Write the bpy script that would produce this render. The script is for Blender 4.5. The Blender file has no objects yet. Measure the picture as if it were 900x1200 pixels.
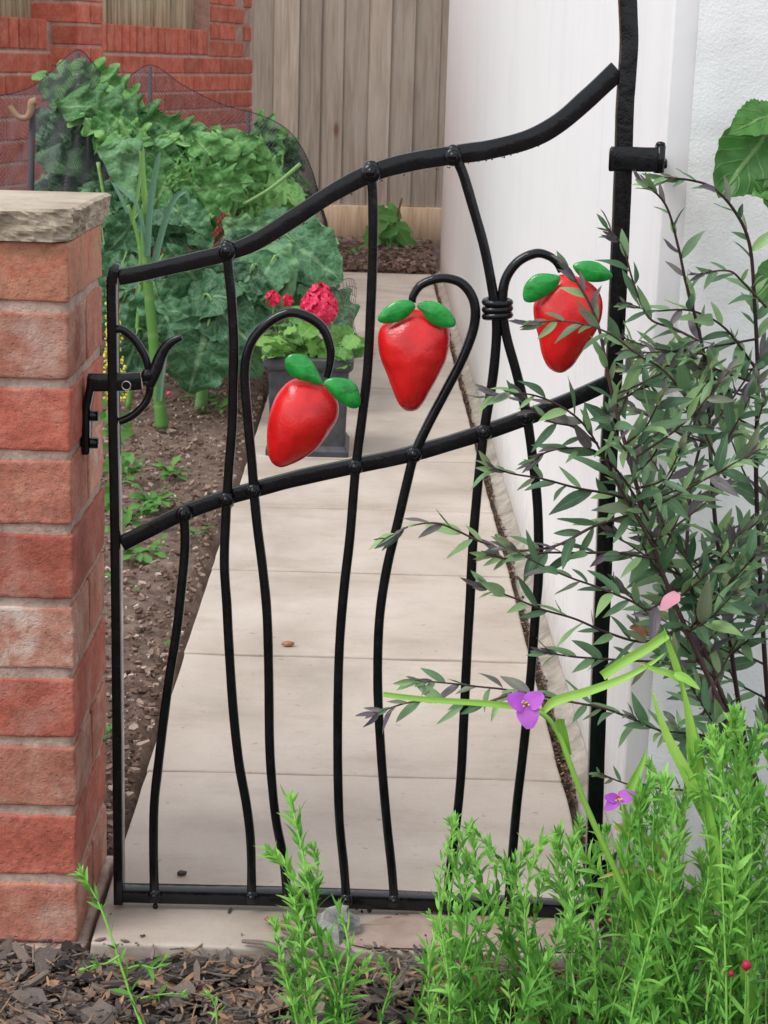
import bpy, math, random
import numpy as np
from mathutils import Vector, Matrix, noise

random.seed(7)
rnd = random.random
def ru(a, b): return a + (b - a) * random.random()
SC = bpy.context.scene
COL = SC.collection

# ------------------------------------------------------------ camera
FPX = 2100.0; CAMH = 0.91
TH = math.radians(14.1); PSI = math.radians(0.66); RO = math.radians(1.7)
r0 = Vector((math.cos(PSI), -math.sin(PSI), 0))
FW = Vector((math.sin(PSI) * math.cos(TH), math.cos(PSI) * math.cos(TH), -math.sin(TH)))
u0 = r0.cross(FW)
RT = r0 * math.cos(RO) + u0 * math.sin(RO)
UP = u0 * math.cos(RO) - r0 * math.sin(RO)
CC = Vector((0, 0, CAMH))
cam_d = bpy.data.cameras.new('camera'); cam = bpy.data.objects.new('camera', cam_d); COL.objects.link(cam)
cam_d.sensor_fit = 'VERTICAL'; cam_d.sensor_height = 36; cam_d.sensor_width = 27
cam_d.lens = 36 * FPX / 1200; cam_d.clip_start = 0.05; cam_d.clip_end = 500
cam_d.dof.use_dof = True; cam_d.dof.focus_distance = 2.0; cam_d.dof.aperture_fstop = 36
cam.matrix_world = Matrix((( RT.x, UP.x, -FW.x, 0), (RT.y, UP.y, -FW.y, 0), (RT.z, UP.z, -FW.z, CAMH), (0, 0, 0, 1)))
SC.camera = cam

# ------------------------------------------------------------ sky, sun, exposure
SUN_EL = math.radians(52); SUN_AZ = math.radians(238)      # azimuth from +Y clockwise: behind the camera, a little left
world = bpy.data.worlds.new('World'); SC.world = world; world.use_nodes = True
wn = world.node_tree; wn.nodes.clear()
sky = wn.nodes.new('ShaderNodeTexSky'); sky.sky_type = 'NISHITA'; sky.sun_disc = False
sky.sun_elevation = SUN_EL; sky.sun_rotation = SUN_AZ; sky.air_density = 1.0; sky.dust_density = 2.5; sky.ozone_density = 1.0
hs = wn.nodes.new('ShaderNodeHueSaturation'); hs.inputs['Saturation'].default_value = 0.45
bg = wn.nodes.new('ShaderNodeBackground'); bg.inputs['Strength'].default_value = 0.15
wo = wn.nodes.new('ShaderNodeOutputWorld')
veil = wn.nodes.new('ShaderNodeMix'); veil.data_type = 'RGBA'; veil.inputs[0].default_value = 0.6; veil.inputs[7].default_value = (5.6, 5.75, 6.0, 1)   # even white cloud cover
wn.links.new(sky.outputs[0], hs.inputs['Color']); wn.links.new(hs.outputs[0], veil.inputs[6]); wn.links.new(veil.outputs[2], bg.inputs[0]); wn.links.new(bg.outputs[0], wo.inputs[0])
sun_d = bpy.data.lights.new('sun', 'SUN'); sun_d.energy = 1.3; sun_d.angle = math.radians(30); sun_d.color = (1, .99, .975)
sun = bpy.data.objects.new('sun', sun_d); COL.objects.link(sun)
sdir = Vector((math.sin(SUN_AZ) * math.cos(SUN_EL), math.cos(SUN_AZ) * math.cos(SUN_EL), math.sin(SUN_EL)))
sun.rotation_euler = sdir.to_track_quat('Z', 'Y').to_euler()
SC.view_settings.view_transform = 'Standard'; SC.view_settings.look = 'None'
SC.view_settings.exposure = 0.50; SC.view_settings.gamma = 1.0
SC.cycles.max_bounces = 8

# ------------------------------------------------------------ picture measuring helpers (a point seen at x, y standing at distance d)
def ray(x, y): return FW + RT * ((x - 450) / FPX) - UP * ((y - 600) / FPX)
def P(x, y, d): v = ray(x, y); return CC + v * (d / v.y)
def G(x, y, z=0.0): v = ray(x, y); return CC + v * ((z - CAMH) / v.z)

# ------------------------------------------------------------ materials
def S(c):
    return tuple(((x / 255) / 12.92 if x / 255 <= .04045 else ((x / 255 + .055) / 1.055) ** 2.4) for x in c)
class NT:
    def __init__(s, name):
        s.m = bpy.data.materials.new(name); s.m.use_nodes = True; s.t = s.m.node_tree; s.n = s.t.nodes; s.l = s.t.links
        s.n.clear(); s.o = s.n.new('ShaderNodeOutputMaterial'); s.b = s.n.new('ShaderNodeBsdfPrincipled'); s.l.new(s.b.outputs[0], s.o.inputs[0])
        s.tc = s.n.new('ShaderNodeTexCoord'); s.geo = None
    def coord(s, kind='Object', scale=(1, 1, 1), loc=(0, 0, 0), rot=(0, 0, 0)):
        mp = s.n.new('ShaderNodeMapping'); mp.inputs['Scale'].default_value = scale; mp.inputs['Location'].default_value = loc; mp.inputs['Rotation'].default_value = rot
        if kind == 'World':
            s.geo = s.geo or s.n.new('ShaderNodeNewGeometry'); s.l.new(s.geo.outputs['Position'], mp.inputs[0])
        else: s.l.new(s.tc.outputs[kind], mp.inputs[0])
        return mp.outputs[0]
    def noise(s, co, scale, detail=4, rough=.55, dist=0.0):
        n = s.n.new('ShaderNodeTexNoise'); n.inputs['Scale'].default_value = scale; n.inputs['Detail'].default_value = detail
        n.inputs['Roughness'].default_value = rough; n.inputs['Distortion'].default_value = dist; s.l.new(co, n.inputs['Vector']); return n.outputs[0]
    def vor(s, co, scale, feat='F1'):
        n = s.n.new('ShaderNodeTexVoronoi'); n.feature = feat; n.inputs['Scale'].default_value = scale; s.l.new(co, n.inputs['Vector']); return n.outputs[0]
    def ramp(s, fac, stops):
        r = s.n.new('ShaderNodeValToRGB'); e = r.color_ramp.elements
        while len(e) < len(stops): e.new(.5)
        for k, (p, c) in enumerate(stops):
            e[k].position = p; c = (c, c, c) if isinstance(c, (int, float)) else c; e[k].color = (*c, 1)
        s.l.new(fac, r.inputs[0]); return r.outputs[0]
    def mix(s, a, b, fac, mode='MIX'):
        m = s.n.new('ShaderNodeMix'); m.data_type = 'RGBA'; m.blend_type = mode; m.clamp_factor = True
        for sock, val in ((m.inputs[6], a), (m.inputs[7], b), (m.inputs[0], fac)):
            if isinstance(val, bpy.types.NodeSocket): s.l.new(val, sock)
            elif isinstance(val, tuple): sock.default_value = (*val, 1)
            else: sock.default_value = val
        return m.outputs[2]
    def math(s, op, a, b=0.0, c=None):
        m = s.n.new('ShaderNodeMath'); m.operation = op
        for k, val in enumerate((a, b, c)):
            if val is None: continue
            if isinstance(val, bpy.types.NodeSocket): s.l.new(val, m.inputs[k])
            else: m.inputs[k].default_value = val
        return m.outputs[0]
    def rand(s):
        o = s.n.new('ShaderNodeObjectInfo'); return o.outputs['Random']
    def attr(s, name):
        a = s.n.new('ShaderNodeAttribute'); a.attribute_name = name
        sp = s.n.new('ShaderNodeSeparateXYZ'); s.l.new(a.outputs['Vector'], sp.inputs[0]); return sp.outputs
    def bump(s, h, strength=.3, dist=.002):
        b = s.n.new('ShaderNodeBump'); b.inputs['Strength'].default_value = strength; b.inputs['Distance'].default_value = dist
        s.l.new(h, b.inputs['Height'])
        if s.b.inputs['Normal'].links: s.l.new(s.b.inputs['Normal'].links[0].from_socket, b.inputs['Normal'])
        s.l.new(b.outputs[0], s.b.inputs['Normal'])
    def col(s, c):
        if isinstance(c, bpy.types.NodeSocket): s.l.new(c, s.b.inputs['Base Color'])
        else: s.b.inputs['Base Color'].default_value = (*c, 1)
    def set(s, **k):
        for a, v in k.items():
            i = s.b.inputs[a.replace('_', ' ')]
            if isinstance(v, bpy.types.NodeSocket): s.l.new(v, i)
            else: i.default_value = v
    def translucent(s, colour, amount):
        t = s.n.new('ShaderNodeBsdfTranslucent')
        if isinstance(colour, bpy.types.NodeSocket): s.l.new(colour, t.inputs[0])
        else: t.inputs[0].default_value = (*colour, 1)
        mx = s.n.new('ShaderNodeMixShader'); mx.inputs[0].default_value = amount
        s.l.new(s.b.outputs[0], mx.inputs[1]); s.l.new(t.outputs[0], mx.inputs[2]); s.l.new(mx.outputs[0], s.o.inputs[0])

def brick_mat(name, c1, c2, c3, smear, amount):
    t = NT(name); co = t.coord('World')
    n1 = t.noise(co, 22, 5, .6); n2 = t.noise(co, 120, 4, .6); r = t.rand()
    base = t.ramp(n1, [(.3, c1), (.52, c2), (.72, c3)])
    base = t.mix(base, t.ramp(n2, [(.35, .55), (.6, 1.0)]), .5, 'MULTIPLY')
    br = t.math('MULTIPLY_ADD', r, .35, .82)
    hsv = t.n.new('ShaderNodeHueSaturation'); t.l.new(base, hsv.inputs['Color']); t.l.new(br, hsv.inputs['Value'])
    sm = t.noise(t.coord('World', (1, 1, 1), (5, 2, 8)), 16, 6, .65)
    c = t.mix(hsv.outputs[0], smear, t.ramp(sm, [(.5, 0.0), (.5 + .22, amount)]))
    sp = t.noise(t.coord('World', loc=(9, 1, 3)), 420, 2, .5)
    c = t.mix(c, S((205, 190, 178)), t.ramp(sp, [(.70, 0.0), (.76, .55)]))
    t.col(c); t.set(Roughness=.88); t.bump(n2, 1.0, .0022); t.bump(t.ramp(t.noise(t.coord('World', loc=(3, 3, 3)), 210, 2, .5), [(.30, 0.0), (.38, 1.0)]), .6, .0012); t.bump(t.noise(co, 420, 4, .7), .7, .0010); t.bump(t.ramp(t.vor(t.coord('World'), 95), [(.06, 0.0), (.2, 1.0)]), .25, .0012)
    return t.m
def soil_mat(name, c1, c2, c3):
    t = NT(name); co = t.coord('World'); n = t.noise(co, 35, 8, .7)
    c = t.ramp(n, [(.3, c1), (.5, c2), (.75, c3)]); t.col(c); t.set(Roughness=.95); t.bump(n, 1, .01); t.bump(t.noise(co, 260, 4), .8, .003)
    return t.m
def tint_mat(name, stops, rough=.85, bumps=(300, .4, .001), spec=.3):
    t = NT(name); a = t.attr('lf'); co = t.coord('World'); n = t.noise(co, bumps[0], 4)
    c = t.ramp(a[2], stops); c = t.mix(c, t.ramp(n, [(.3, .6), (.7, 1.0)]), .6, 'MULTIPLY'); t.col(c)
    t.set(Roughness=rough, Specular_IOR_Level=spec); t.bump(n, bumps[1], bumps[2]); return t.m
def leaf_mat(name, stops, vein, veinamt=.5, rough=.45, trans=.2, scale=90, veins=7, obj_random=False, bump=.5):
    """lf attribute: x across (-1..1), y along (0..1), z random"""
    t = NT(name); a = t.attr('lf'); co = t.coord('World')
    v = a[2]
    if obj_random: v = t.rand()
    n = t.noise(co, scale, 5, .65)
    v2 = t.math('ADD', v, t.math('MULTIPLY_ADD', n, .3, -.15))
    c = t.ramp(v2, stops)
    ax = t.math('ABSOLUTE', a[0])
    mid = t.ramp(ax, [(.03, 1.0), (.10, 0.0)])
    s = t.math('FRACT', t.math('SUBTRACT', t.math('MULTIPLY', a[1], veins), t.math('MULTIPLY', ax, 2.0)))
    sv = t.ramp(s, [(.0, .8), (.12, 0.0), (.9, 0.0), (1.0, .8)])
    vv = t.mix(mid, sv, .5, 'ADD')
    f = t.n.new('ShaderNodeRGBToBW'); t.l.new(vv, f.inputs[0]); vf = f.outputs[0]
    c = t.mix(c, vein, t.math('MULTIPLY', vf, veinamt)); t.col(c)
    t.set(Roughness=rough, Specular_IOR_Level=.4)
    t.bump(vf, bump, .002); t.bump(n, .3, .002)
    if bump >= .8:
        ret = t.n.new('ShaderNodeTexVoronoi'); ret.feature = 'DISTANCE_TO_EDGE'; ret.inputs['Scale'].default_value = 42; t.l.new(co, ret.inputs['Vector'])
        t.bump(t.ramp(ret.outputs[0], [(.0, 0.0), (.3, 1.0)]), .5, .004)
        old = t.b.inputs['Base Color'].links[0].from_socket; c = t.mix(old, vein, t.ramp(ret.outputs[0], [(.0, .22), (.07, 0.0)])); t.col(c)
    if trans: t.translucent(c, trans)
    return t.m

M = {}
M['brick_red'] = brick_mat('brick_red', S((158, 82, 64)), S((180, 98, 80)), S((194, 124, 102)), S((190, 158, 146)), .5)
M['brick_dusky'] = brick_mat('brick_dusky', S((162, 96, 80)), S((182, 118, 98)), S((196, 142, 120)), S((204, 178, 164)), .65)
M['brick_pale'] = brick_mat('brick_pale', S((176, 108, 90)), S((198, 142, 122)), S((210, 168, 148)), S((222, 210, 200)), .9)
M['brick_tan'] = brick_mat('brick_tan', S((164, 106, 82)), S((192, 132, 106)), S((196, 96, 74)), S((180, 152, 124)), .6)
M['mortar'] = brick_mat('mortar', S((164, 136, 122)), S((186, 160, 146)), S((200, 176, 162)), S((212, 192, 178)), .5)
M['wall_brick'] = brick_mat('wall_brick', S((178, 84, 66)), S((194, 100, 80)), S((206, 124, 102)), S((214, 160, 142)), .4)
M['wall_mortar'] = brick_mat('wall_mortar', S((168, 132, 120)), S((190, 154, 140)), S((204, 170, 156)), S((190, 160, 146)), .4)

t = NT('cap_stone'); co = t.coord('World'); n = t.noise(co, 14, 6, .6)
c = t.ramp(n, [(.3, S((154, 138, 118))), (.5, S((184, 170, 150))), (.7, S((198, 186, 168)))])
c = t.mix(c, t.ramp(t.noise(co, 220, 4), [(.3, .7), (.65, 1.0)]), .6, 'MULTIPLY'); t.col(c); t.set(Roughness=.9)
t.bump(t.noise(co, 90, 6, .7), .8, .004); M['cap_stone'] = t.m

def slab_mat():
    t = NT('slab_concrete'); co = t.coord('World'); n = t.noise(co, 3.2, 7, .62, .4); r = t.rand()
    c = t.ramp(n, [(.28, S((160, 148, 134))), (.5, S((184, 171, 159))), (.72, S((199, 188, 176)))])
    hsv = t.n.new('ShaderNodeHueSaturation'); t.l.new(c, hsv.inputs['Color']); t.l.new(t.math('MULTIPLY_ADD', r, .07, .95), hsv.inputs['Value'])
    c = hsv.outputs[0]
    st = t.noise(t.coord('World', (1, 2.2, 1), (3.3, 1.2, 0)), 5, 6, .7)
    c = t.mix(c, S((146, 124, 106)), t.ramp(st, [(.50, 0.0), (.72, .42)]))
    fine = t.noise(co, 180, 5, .7); c = t.mix(c, t.ramp(fine, [(.3, .82), (.55, 1.0)]), .4, 'MULTIPLY')
    dk = t.noise(t.coord('World', loc=(1, 7, 2)), 60, 3); c = t.mix(c, S((95, 80, 72)), t.ramp(dk, [(.66, 0.0), (.74, .45)]))
    t.col(c); t.set(Roughness=t.ramp(n, [(.3, .6), (.7, .85)])); t.bump(fine, .3, .001); t.bump(t.noise(co, 12, 4), .4, .004); return t.m
M['slab'] = slab_mat()
t = NT('damp_stain'); co = t.coord('World'); n = t.noise(co, 30, 5)
t.col(t.ramp(n, [(.35, S((150, 128, 116))), (.65, S((172, 150, 138)))])); t.set(Roughness=.55); t.bump(t.noise(co, 300, 3), .4, .0006); M['damp'] = t.m
M['joint'] = soil_mat('joint_grit', S((52, 46, 40)), S((84, 74, 66)), S((120, 108, 96)))
M['soil'] = soil_mat('soil', S((78, 62, 52)), S((114, 94, 82)), S((146, 128, 114)))
M['dark_soil'] = soil_mat('dark_soil', S((58, 44, 40)), S((88, 70, 62)), S((118, 98, 88)))
M['mulch_floor'] = soil_mat('mulch_floor', S((44, 36, 34)), S((70, 60, 56)), S((96, 82, 76)))
M['chip'] = tint_mat('bark_chip', [(0, S((64, 57, 54))), (.4, S((104, 95, 90))), (.7, S((134, 119, 109))), (.86, S((150, 116, 92))), (1, S((178, 146, 118)))], .8, (260, .6, .0015))
M['bed_chip'] = tint_mat('bed_chip', [(0, S((86, 66, 56))), (.35, S((122, 98, 86))), (.7, S((148, 124, 110))), (.9, S((172, 152, 138))), (1, S((204, 190, 176)))], .9)
M['litter'] = tint_mat('leaf_litter', [(0, S((52, 42, 36))), (.5, S((84, 64, 50))), (.85, S((126, 96, 70))), (1, S((176, 140, 100)))], .8)

def paint_wall(name, bscale, bstr, bdist, tint):
    t = NT(name); co = t.coord('World')
    streak = t.noise(t.coord('World', (3, 3, .25)), 2.2, 6, .6)
    c = t.mix(tint, tuple(x * .86 for x in tint), t.ramp(streak, [(.5, 0.0), (.75, .55)]))
    dirt = t.noise(t.coord('World', (1, 1, .35), (4, 4, 2)), 4, 7, .65)
    c = t.mix(c, S((186, 174, 160)), t.ramp(dirt, [(.62, 0.0), (.8, .4)]))
    sx = t.n.new('ShaderNodeSeparateXYZ'); t.l.new(t.coord('World'), sx.inputs[0])
    sp = t.noise(t.coord('World', loc=(2, 5, 1)), 26, 6, .7); low = t.ramp(t.math('ADD', sx.outputs[2], t.math('MULTIPLY', sp, .16)), [(.06, .55), (.20, 0.0)])
    c = t.mix(c, S((150, 138, 120)), low)
    rs = t.noise(t.coord('World', (34, 34, 1.1), (1, 3, 0)), 1.0, 4, .6); c = t.mix(c, tuple(x * .9 for x in tint), t.ramp(rs, [(.55, 0.0), (.7, .5)]))
    t.col(c); t.set(Roughness=.55)
    t.bump(t.noise(co, bscale, 4, .6), bstr, bdist); t.bump(t.noise(co, 8, 3), .25, .01)
    return t
M['wall_smooth'] = paint_wall('white_masonry_paint', 60, .12, .002, (.88, .88, .89)).m
t = paint_wall('white_stucco', 230, .22, .0025, (.84, .86, .855)); t.bump(t.vor(t.coord('World'), 330), .12, .002); M['wall_rough'] = t.m
t = NT('fillet'); co = t.coord('World'); n = t.noise(co, 25, 6, .7); t.col(t.ramp(n, [(.3, S((118, 108, 98))), (.55, S((158, 148, 136))), (.8, S((188, 182, 172)))])); t.set(Roughness=.9); t.bump(n, .8, .005); M['fillet'] = t.m

t = NT('black_gloss_paint'); co = t.coord('World'); n = t.noise(co, 240, 3, .6); n2 = t.noise(co, 45, 4, .6)
t.col(t.ramp(n2, [(.4, (.003, .0035, .005)), (.7, (.007, .008, .011))])); t.set(Roughness=t.ramp(n2, [(.35, .08), (.7, .2)]), Specular_IOR_Level=.38)
t.bump(n2, .35, .002); t.bump(t.ramp(t.vor(t.coord('World'), 260), [(.10, 1.0), (.2, 0.0)]), .35, .0007); M['iron'] = t.m
t = NT('glint_metal'); t.col((.5, .5, .5)); t.set(Metallic=1.0, Roughness=.25); M['glint_steel'] = t.m  # bright metal that serves only as the highlight on the latch bar
t = NT('red_gloss_paint'); co = t.coord('World'); n = t.noise(co, 70, 4, .65); n2 = t.noise(co, 24, 4, .6)
t.col(t.ramp(n2, [(.3, S((184, 14, 20))), (.5, S((214, 26, 28))), (.72, S((226, 40, 38)))])); t.set(Roughness=t.ramp(n, [(.3, .16), (.7, .32)]), Specular_IOR_Level=.6)
t.bump(n, .28, .0016); t.bump(t.noise(co, 300, 3), .3, .0008); M['red'] = t.m
t = NT('green_gloss_paint'); co = t.coord('World'); n = t.noise(co, 60, 4, .65)
t.col(t.ramp(n, [(.35, S((16, 122, 44))), (.65, S((36, 164, 66)))])); t.set(Roughness=.22, Specular_IOR_Level=.6); t.bump(n, .4, .003); M['green'] = t.m

def wood_mat(name, c1, c2, c3, knots=True):
    t = NT(name); r = t.rand()
    off = t.n.new('ShaderNodeCombineXYZ'); t.l.new(t.math('MULTIPLY', r, 37.0), off.inputs[0]); t.l.new(t.math('MULTIPLY', r, 91.0), off.inputs[2])
    va = t.n.new('ShaderNodeVectorMath'); va.operation = 'ADD'; t.l.new(t.coord('World'), va.inputs[0]); t.l.new(off.outputs[0], va.inputs[1])
    mp = t.n.new('ShaderNodeMapping'); mp.inputs['Scale'].default_value = (14, 14, .8); t.l.new(va.outputs[0], mp.inputs[0])
    n = t.noise(mp.outputs[0], 3.5, 6, .65, .6)
    c = t.ramp(n, [(.3, c1), (.5, c2), (.7, c3)])
    if knots:
        mk = t.n.new('ShaderNodeMapping'); mk.inputs['Scale'].default_value = (11, 0, 4.0); t.l.new(va.outputs[0], mk.inputs[0])
        k = t.vor(mk.outputs[0], .62); c = t.mix(c, S((110, 66, 48)), t.ramp(k, [(.06, .9), (.13, 0.0)]))
        w = t.noise(t.coord('World', (1, 1, .5)), 2.5, 4); c = t.mix(c, S((186, 176, 164)), t.ramp(w, [(.5, 0.0), (.75, .5)]))
    t.col(c); t.set(Roughness=.85); t.bump(n, .5, .003)
    hsv = t.n.new('ShaderNodeHueSaturation'); t.l.new(c, hsv.inputs['Color']); t.l.new(t.math('MULTIPLY_ADD', r, .34, .80), hsv.inputs['Value']); t.col(hsv.outputs[0])
    return t.m
M['fence'] = wood_mat('weathered_fence_wood', S((138, 122, 108)), S((160, 145, 130)), S((178, 164, 150)))
M['gravel_board'] = wood_mat('gravel_board_wood', S((150, 122, 96)), S((180, 152, 124)), S((198, 172, 144)))
M['slat'] = wood_mat('slat_wood', S((130, 118, 92)), S((176, 164, 136)), S((206, 198, 174)), False)
t = NT('lead_grey_planter'); co = t.coord('World'); n = t.noise(co, 40, 5, .6); t.col(t.ramp(n, [(.35, S((44, 47, 52))), (.65, S((68, 71, 77)))])); t.set(Roughness=.5); t.bump(n, .3, .002); M['planter'] = t.m
t = NT('net_thread'); t.col(S((66, 64, 74))); t.set(Roughness=.6); M['net'] = t.m
t = NT('rusty_wire'); t.col(S((110, 100, 92))); t.set(Roughness=.6, Metallic=.5); M['wire'] = t.m
t = NT('stake_wood'); t.col(S((150, 122, 98))); t.set(Roughness=.8); t.bump(t.noise(t.coord('World'), 120, 4), .5, .002); M['stake'] = t.m
t = NT('stake_dark'); t.col(S((62, 56, 62))); t.set(Roughness=.7); M['stake_dark'] = t.m
t = NT('grey_stone'); co = t.coord('World'); n = t.noise(co, 90, 6, .7); t.col(t.ramp(n, [(.3, S((110, 110, 108))), (.6, S((150, 150, 146))), (.8, S((186, 184, 178)))])); t.set(Roughness=.85); t.bump(n, .7, .003); M['stone'] = t.m
t = NT('brown_pebble'); co = t.coord('World'); n = t.noise(co, 120, 5); t.col(t.ramp(n, [(.3, S((120, 74, 48))), (.7, S((170, 128, 98)))])); t.set(Roughness=.7); t.bump(n, .4, .001); M['pebble'] = t.m

M['kale'] = leaf_mat('kale_leaf', [(0, S((42, 84, 56))), (.5, S((72, 120, 80))), (1, S((112, 158, 108)))], S((150, 184, 140)), .45, .5, .12, 60, 6, True, .8)
M['kale_light'] = leaf_mat('broccoli_leaf', [(0, S((58, 108, 58))), (.5, S((88, 144, 74))), (1, S((128, 178, 100)))], S((160, 190, 130)), .4, .5, .18, 60, 6, True, .8)
M['petiole'] = leaf_mat('petiole', [(0, S((92, 138, 74))), (1, S((136, 172, 104)))], S((180, 206, 150)), .2, .5, 0)
M['leek'] = leaf_mat('leek_leaf', [(0, S((84, 132, 62))), (.5, S((106, 154, 74))), (1, S((134, 176, 98)))], S((190, 214, 150)), .3, .5, .1)
M['leek_blue'] = leaf_mat('leek_blue_leaf', [(0, S((86, 130, 104))), (1, S((120, 162, 132)))], S((160, 190, 160)), .3, .5, .1)
M['shrub'] = leaf_mat('shrub_leaf', [(0, S((70, 104, 76))), (.45, S((104, 140, 102))), (.8, S((134, 168, 120))), (1, S((156, 190, 126)))], S((142, 168, 130)), .35, .36, .28, 120, 7, True, .3)
M['shrub_tip'] = leaf_mat('shrub_young_leaf', [(0, S((100, 88, 104))), (.5, S((118, 114, 112))), (1, S((124, 146, 96)))], S((146, 146, 132)), .3, .38, .25, 120, 7, True, .3)
M['twig'] = tint_mat('shrub_twig', [(0, S((62, 42, 46))), (1, S((98, 72, 70)))], .55)
M['hyssop'] = leaf_mat('hyssop_leaf', [(0, S((60, 112, 46))), (.5, S((98, 164, 64))), (1, S((156, 212, 100)))], S((150, 214, 110)), .4, .45, .3, 60, 3, False, .2)
M['hyssop_stem'] = leaf_mat('hyssop_stem', [(0, S((110, 170, 70))), (1, S((150, 204, 96)))], S((140, 200, 90)), .1, .5, 0)
M['spider'] = leaf_mat('spiderwort_blade', [(0, S((112, 170, 60))), (.5, S((142, 196, 76))), (1, S((170, 216, 100)))], S((186, 222, 120)), .4, .4, .3, 60, 0, False, .2)
M['spider_old'] = leaf_mat('spiderwort_old_blade', [(0, S((150, 160, 70))), (1, S((180, 186, 96)))], S((190, 196, 120)), .4, .5, .2, 60, 0)
M['weed'] = leaf_mat('weed_leaf', [(0, S((84, 136, 62))), (.5, S((112, 166, 80))), (1, S((140, 190, 100)))], S((150, 196, 110)), .3, .5, .25)
M['geranium_leaf'] = leaf_mat('geranium_leaf', [(0, S((88, 140, 64))), (.5, S((118, 170, 80))), (1, S((148, 194, 100)))], S((168, 204, 120)), .35, .5, .2, 80, 5, False)
M['climber'] = leaf_mat('climber_leaf', [(0, S((62, 112, 48))), (.5, S((84, 138, 62))), (1, S((104, 158, 78)))], S((150, 186, 118)), .45, .4, .2, 40, 6, False, .7)
def petal_mat(name, stops, trans=.25):
    t = NT(name); a = t.attr('lf'); n = t.noise(t.coord('World'), 200, 3); c = t.ramp(t.math('ADD', a[2], t.math('MULTIPLY_ADD', n, .3, -.15)), stops)
    t.col(c); t.set(Roughness=.6); t.bump(n, .3, .001); t.translucent(c, trans); return t.m
M['violet'] = petal_mat('violet_petal', [(0, S((168, 70, 196))), (1, S((204, 110, 220)))])
M['pink'] = petal_mat('geranium_petal', [(0, S((206, 24, 72))), (.5, S((232, 44, 92))), (1, S((246, 92, 130)))])
M['pale_pink'] = petal_mat('pale_pink_petal', [(0, S((226, 150, 172))), (1, S((240, 186, 200)))])
M['crimson'] = petal_mat('crimson_bud', [(0, S((160, 24, 60))), (1, S((204, 44, 84)))])
M['yellow'] = petal_mat('yellow_petal', [(0, S((206, 198, 60))), (1, S((236, 232, 120)))])
M['dead'] = tint_mat('dead_leaf', [(0, S((110, 74, 50))), (1, S((150, 112, 78)))], .8)

# ------------------------------------------------------------ mesh helpers
class MB:
    def __init__(s): s.v = []; s.f = []; s.a = []
    def add(s, vs, fs, a=None, mtx=None):
        n = len(s.v)
        if mtx is not None: vs = [mtx @ Vector(v) for v in vs]
        s.v.extend([tuple(v) for v in vs]); s.f.extend([tuple(i + n for i in f) for f in fs])
        if a is None: r = rnd(); a = [(0.5, 0.5, r)] * len(vs)
        s.a.extend(a)
    def mesh(s, name, m, smooth=True):
        me = bpy.data.meshes.new(name); me.from_pydata(s.v, [], s.f)
        at = me.attributes.new('lf', 'FLOAT_VECTOR', 'POINT'); at.data.foreach_set('vector', np.array(s.a, 'f').ravel())
        me.materials.append(m)
        if smooth: me.polygons.foreach_set('use_smooth', [True] * len(me.polygons))
        me.update(); return me
    def build(s, name, m, parent=None, smooth=True, **k):
        return obj(name, s.mesh(name, m, smooth), parent, **k)
def obj(name, me, parent=None, label=None, cat=None, group=None, kind=None):
    o = bpy.data.objects.new(name, me); COL.objects.link(o)
    if parent: o.parent = parent
    return tag(o, label, cat, group, kind)
def tag(o, label=None, cat=None, group=None, kind=None):
    if label: o['label'] = label
    if cat: o['category'] = cat
    if group: o['group'] = group
    if kind: o['kind'] = kind
    return o
def thing(name, label, cat, loc=(0, 0, 0), group=None):
    # parts are modelled in world space, so the Empty's offset is taken back through their parent inverse
    o = bpy.data.objects.new(name, None); COL.objects.link(o); o.location = loc; o.empty_display_size = .05
    return tag(o, label, cat, group)
def finish_offsets():
    bpy.context.view_layer.update()
    for o in list(SC.objects):
        if o.parent and o.parent.type == 'EMPTY': o.matrix_parent_inverse = Matrix.Translation(-o.parent.location)
def crom(pts, n=8, closed=False):
    out = []; L = len(pts); pts = [Vector(p) for p in pts]
    rng = range(L) if closed else range(L - 1)
    for i in rng:
        g = (lambda k: pts[k % L]) if closed else (lambda k: pts[min(max(k, 0), L - 1)])
        p0, p1, p2, p3 = g(i - 1), g(i), g(i + 1), g(i + 2)
        for k in range(n):
            t = k / n
            out.append(.5 * ((2 * p1) + (p2 - p0) * t + (2 * p0 - 5 * p1 + 4 * p2 - p3) * t * t + (3 * p1 - p0 - 3 * p2 + p3) * t ** 3))
    if not closed: out.append(pts[-1])
    return out
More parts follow.
